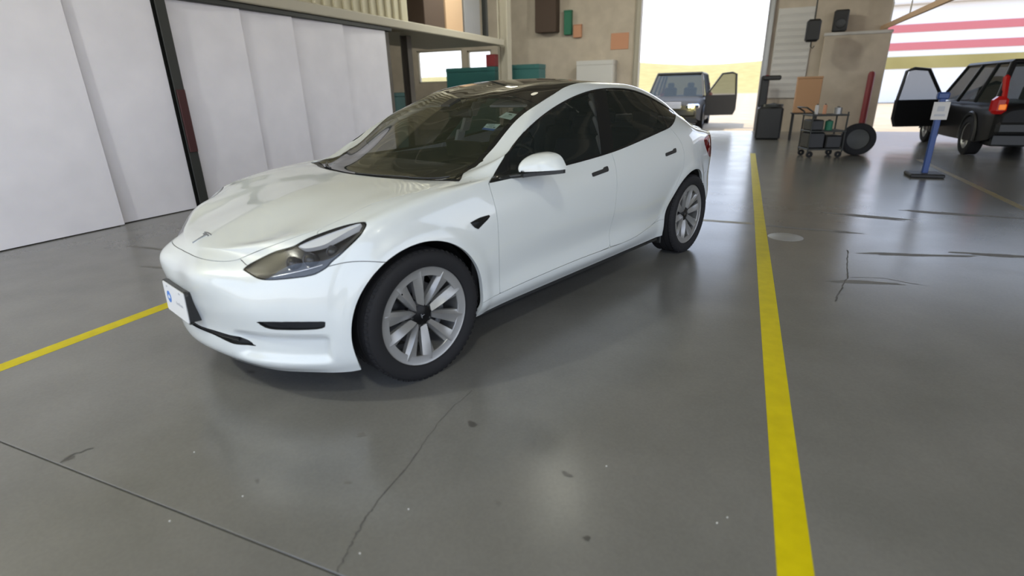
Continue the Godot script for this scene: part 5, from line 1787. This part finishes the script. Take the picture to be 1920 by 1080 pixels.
func background() -> void:
	var o: MB
	# store under the beam, behind the partition
	post("steel_post", "brown steel post inside the dark store", -5.0, -8.70, 0.18, 2.58, M.steel_brown)
	post("steel_column", "tall beige column at the end of the steel beam", -4.42, -12.9, 0.30, 5.3, M.steel_beige)
	# deck above the store and what is kept on it
	o = MB.new()
	o.box(Vector3(-5.7, 2.66, -10.4), Vector3(2.3, 0.12, 4.6), 0.01)
	var deck := obj("storage_deck", o, M.steel_beige)
	tag(deck, "beige storage deck above the dark store", "deck")
	thing_box("carton", "dark brown carton standing on the storage deck", "box", Vector3(-5.1, 2.725, -9.85), Vector3(-4.62, 3.75, -8.95), M.card_dark)
	thing_box("panel_stack", "peach coloured boards standing on the storage deck", "boards", Vector3(-5.0, 2.725, -10.85), Vector3(-4.66, 3.95, -10.0), M.peach)
	thing_box("carton", "grey carton beside the peach boards on the storage deck", "box", Vector3(-5.1, 2.725, -11.85), Vector3(-4.66, 3.9, -10.95), M.rim_grey)
	post("steel_post", "thin dark post rising from the storage deck", -4.66, -12.15, 0.12, 2.6, M.steel_dark, 2.725)
	# cabinets in the store
	thing_box("tool_cabinet", "long teal cabinet under the store windows", "cabinet", Vector3(-7.0, 0.0, -14.6), Vector3(-5.25, 2.12, -14.0), M.teal)
	thing_box("tool_cabinet", "teal cabinet beside the tall beige column", "cabinet", Vector3(-4.72, 0.0, -14.6), Vector3(-3.78, 2.14, -14.0), M.teal)
	thing_box("waste_bin", "dark teal bin behind the brown post", "bin", Vector3(-5.9, 0.0, -9.2), Vector3(-5.35, 1.40, -8.55), M.teal)
	thing_box("red_toolbox", "small red toolbox on top of the long teal cabinet", "toolbox", Vector3(-5.6, 2.125, -14.4), Vector3(-5.28, 2.48, -14.1), M.red_paint)
	thing_box("white_cabinet", "white cabinet against the beige end wall", "cabinet", Vector3(-3.28, 0.0, -16.95), Vector3(-2.05, 2.28, -16.3), M.white_box)
	thing_box("wall_box", "brown box hung high on the end wall", "box", Vector3(-4.85, 3.25, -16.98), Vector3(-4.1, 4.4, -16.55), M.card_dark)
	thing_box("first_aid_box", "green box hung high on the end wall", "box", Vector3(-3.9, 3.15, -16.98), Vector3(-3.64, 3.9, -16.8), M.green)
	thing_box("notice_box", "orange notice box beside the green box", "box", Vector3(-3.58, 3.05, -16.98), Vector3(-3.30, 3.45, -16.85), M.orange)
	o = MB.new()
	o.box(Vector3(-2.0, 2.87, -16.985), Vector3(0.6, 0.5, 0.02), 0.004)
	var sign_ := obj("notice_board", o, M.orange)
	tag(sign_, "pale orange notice pinned to the end wall by the doorway", "notice")
	# the two window frames of the store
	for q in [[-9.95, -7.96, 1.75, 2.92, "window_1"], [-7.75, -6.75, 1.95, 2.84, "window_2"]]:
		var f := MB.new()
		f.box(Vector3((q[0] + q[1]) / 2, q[2] + 0.03, -17.1), Vector3(q[1] - q[0], 0.06, 0.12), 0.008)
		f.box(Vector3((q[0] + q[1]) / 2, q[3] - 0.03, -17.1), Vector3(q[1] - q[0], 0.06, 0.12), 0.008)
		f.box(Vector3(q[0] + 0.03, (q[2] + q[3]) / 2, -17.1), Vector3(0.06, q[3] - q[2], 0.12), 0.008)
		f.box(Vector3(q[1] - 0.03, (q[2] + q[3]) / 2, -17.1), Vector3(0.06, q[3] - q[2], 0.12), 0.008)
		var w := struct(q[4], f, M.steel_beige, "window of the dark store")
		var g := MB.new()
		g.box(Vector3((q[0] + q[1]) / 2, (q[2] + q[3]) / 2, -17.1), Vector3(q[1] - q[0] - 0.1, q[3] - q[2] - 0.1, 0.006))
		obj("pane", g, M.clear_glass, w)
	# doorway edges
	post("steel_column", "beige door post on the store side of the tall doorway", -1.40, -16.9, 0.18, 5.2, M.steel_beige)
	post("steel_column", "grey door post on the trolley side of the tall doorway", 2.52, -16.9, 0.16, 5.2, M.rim_grey)
	bollard("red bollard at the edge of the tall doorway", 2.62, -16.4)
	bollard("red bollard at the foot of the pale pier", 5.22, -15.9)
	# pier between the doorways
	o = MB.new()
	o.box(Vector3(0, 1.33, 0), Vector3(1.62, 2.66, 0.10), 0.01)
	var pier := node("pier_panel", Vector3(4.80, 0, -16.55))
	tag(pier, "smooth beige panel between the two vehicle doorways", "panel")
	obj("board", o, M.wall_beige, pier)
	o = MB.new()
	o.box(Vector3(0, 2.70, 0), Vector3(1.66, 0.08, 0.14), 0.01)
	obj("cap_rail", o, M.white_box, pier)
	var d := node("side_door", Vector3(3.20, 1.0, -16.96))
	tag(d, "pale grey louvred shutter on the end wall behind the black machine", "shutter")
	o = MB.new()
	o.box(Vector3(0, 1.25, 0), Vector3(0.98, 2.5, 0.05), 0.01)
	obj("leaf", o, M.white_box, d)
	for k in 12:
		o = MB.new()
		o.box(Vector3(0, 0.2 + k * 0.19, 0.03), Vector3(0.9, 0.10, 0.02), 0.005, Basis(Vector3.RIGHT, 0.3))
		obj("slat", o, M.white_box, d)
	# hoist motor and loudspeaker that hang on the pier
	var h := node("hoist_motor", Vector3(3.58, 2.40, -15.5))
	tag(h, "black hoist motor hanging on a chain from the roof", "hoist")
	o = MB.new()
	o.box(Vector3(0, 0.34, 0), Vector3(0.34, 0.55, 0.34), 0.05)
	obj("housing", o, M.black, h)
	o = MB.new()
	o.tube([Vector3(0, 0.6, 0), Vector3(0, 2.9, 0)], 0.018, 6)
	obj("chain", o, M.steel_dark, h)
	o = MB.new()
	o.tube([Vector3(0, 0.08, 0), Vector3(0, -0.05, 0), Vector3(0.05, -0.10, 0), Vector3(0.09, -0.04, 0)], 0.014, 6)
	obj("hook", o, M.steel_dark, h)
	var sp := node("loudspeaker", Vector3(4.32, 2.745, -16.56))
	tag(sp, "black loudspeaker on top of the pale pier panel", "loudspeaker")
	o = MB.new()
	o.box(Vector3(0, 0.29, 0), Vector3(0.36, 0.56, 0.20), 0.03)
	obj("cabinet", o, M.black, sp)
	o = MB.new()
	o.lathe([Vector2(0.0, 0.13), Vector2(0.012, 0.12), Vector2(0.002, 0.05), Vector2(0.006, 0.0)], 24, Transform3D(Basis(Vector3(0, 0, 1), Vector3(0, 1, 0), Vector3(-1, 0, 0)), Vector3(0, 0.22, 0.10)))
	obj("cone", o, M.satin_black, sp)
	# black tyre machine with a carton
	var tm := node("tire_machine", Vector3(2.76, 0, -14.2))
	tag(tm, "black tire changing machine in front of the end wall", "machine")
	o = MB.new()
	o.box(Vector3(0, 0.42, 0), Vector3(0.62, 0.84, 0.60), 0.05)
	obj("cabinet", o, M.black, tm)
	o = MB.new()
	o.box(Vector3(-0.22, 1.22, -0.2), Vector3(0.20, 0.80, 0.20), 0.03)
	o.box(Vector3(-0.06, 1.56, -0.1), Vector3(0.44, 0.12, 0.14), 0.03)
	obj("arm", o, M.black, tm)
	o = MB.new()
	o.lathe([Vector2(0.84, 0.24), Vector2(0.90, 0.24), Vector2(0.91, 0.10), Vector2(0.94, 0.0)], 28, Transform3D(Basis(Vector3(0, 1, 0), Vector3(1, 0, 0), Vector3(0, 0, -1)), Vector3(0.06, 0, 0.05)))
	obj("turntable", o, M.steel_dark, tm)
	var wb := node("work_stand", Vector3(3.56, 0, -13.9))
	tag(wb, "low black stand under a brown carton", "stand")
	for x in [-0.26, 0.26]:
		for z in [-0.2, 0.2]:
			o = MB.new()
			o.tube([Vector3(x, 0, z), Vector3(x, 0.66, z)], 0.02, 8)
			obj("leg", o, M.black, wb)
	o = MB.new()
	o.box(Vector3(0, 0.675, 0), Vector3(0.62, 0.03, 0.48), 0.008)
	obj("top", o, M.black, wb)
	thing_box("carton", "tall brown carton on the low black stand", "box", Vector3(3.28, 0.692, -14.08), Vector3(3.84, 1.56, -13.72), M.card)
	# track of the raised sectional door
	var tr := node("door_track", Vector3(5.42, 2.76, -17.0))
	tag(tr, "long orange door track running in from the wide doorway", "track")
	o = MB.new()
	o.box(Vector3(0, 0.06, 3.9), Vector3(0.07, 0.12, 7.8), 0.01)
	obj("rail", o, M.peach, tr)
	for k in 4:
		o = MB.new()
		o.tube([Vector3(0, 0.1, 1.0 + 2.0 * k), Vector3(0, 2.6, 1.0 + 2.0 * k)], 0.015, 6)
		obj("hanger", o, M.steel_beige, tr)
	hand_cart()
	stanchion()
	suv("sport_utility", "dark grey sport utility facing in through the tall doorway with lamps lit", Vector3(-0.22, 0, -19.6), 0.0, M.suv_grey, 2.05, 4.9, 1.90, true, -1.2)
	suv("sport_utility", "black sport utility seen from behind with its driver door open", Vector3(7.15, 0, -12.45), PI, M.suv_dark, 1.88, 4.6, 1.72, false, -1.15)
	# long shed across the yard with red bands
	var b := node("yard_shed", Vector3(24.0, 0, -50.0))
	tag(b, "long white shed with two red bands across the yard", "building")
	o = MB.new()
	o.box(Vector3(0, 3.2, 0), Vector3(34.0, 6.4, 8.0), 0.05)
	obj("wall", o, M.white_wall, b)
	for y in [3.75, 4.9]:
		o = MB.new()
		o.box(Vector3(0, y, 4.02), Vector3(34.0, 0.5, 0.06), 0.01)
		obj("band", o, M.band_red, b)
	o = MB.new()
	o.box(Vector3(0, 2.7, 4.02), Vector3(34.0, 0.8, 0.06), 0.01)
	obj("band", o, M.field, b)
	o = MB.new()
	o.box(Vector3(0, 6.5, 0), Vector3(34.6, 0.25, 8.8), 0.05)
	obj("roof", o, M.white_box, b)

func bollard(label: String, x: float, z: float) -> void:
	var root := node("door_bollard", Vector3(x, 0, z))
	tag(root, label, "bollard")
	var up := Transform3D(Basis(Vector3(0, 1, 0), Vector3(1, 0, 0), Vector3(0, 0, -1)), Vector3.ZERO)
	var o := MB.new()
	o.lathe([Vector2(0, 0.085), Vector2(1.60, 0.085), Vector2(1.66, 0.06), Vector2(1.68, 0.0)], 20, up)
	obj("tube", o, M.red_paint, root)
	o = MB.new()
	o.lathe([Vector2(0, 0.14), Vector2(0.015, 0.14), Vector2(0.02, 0.09)], 20, up)
	obj("flange", o, M.red_paint, root)
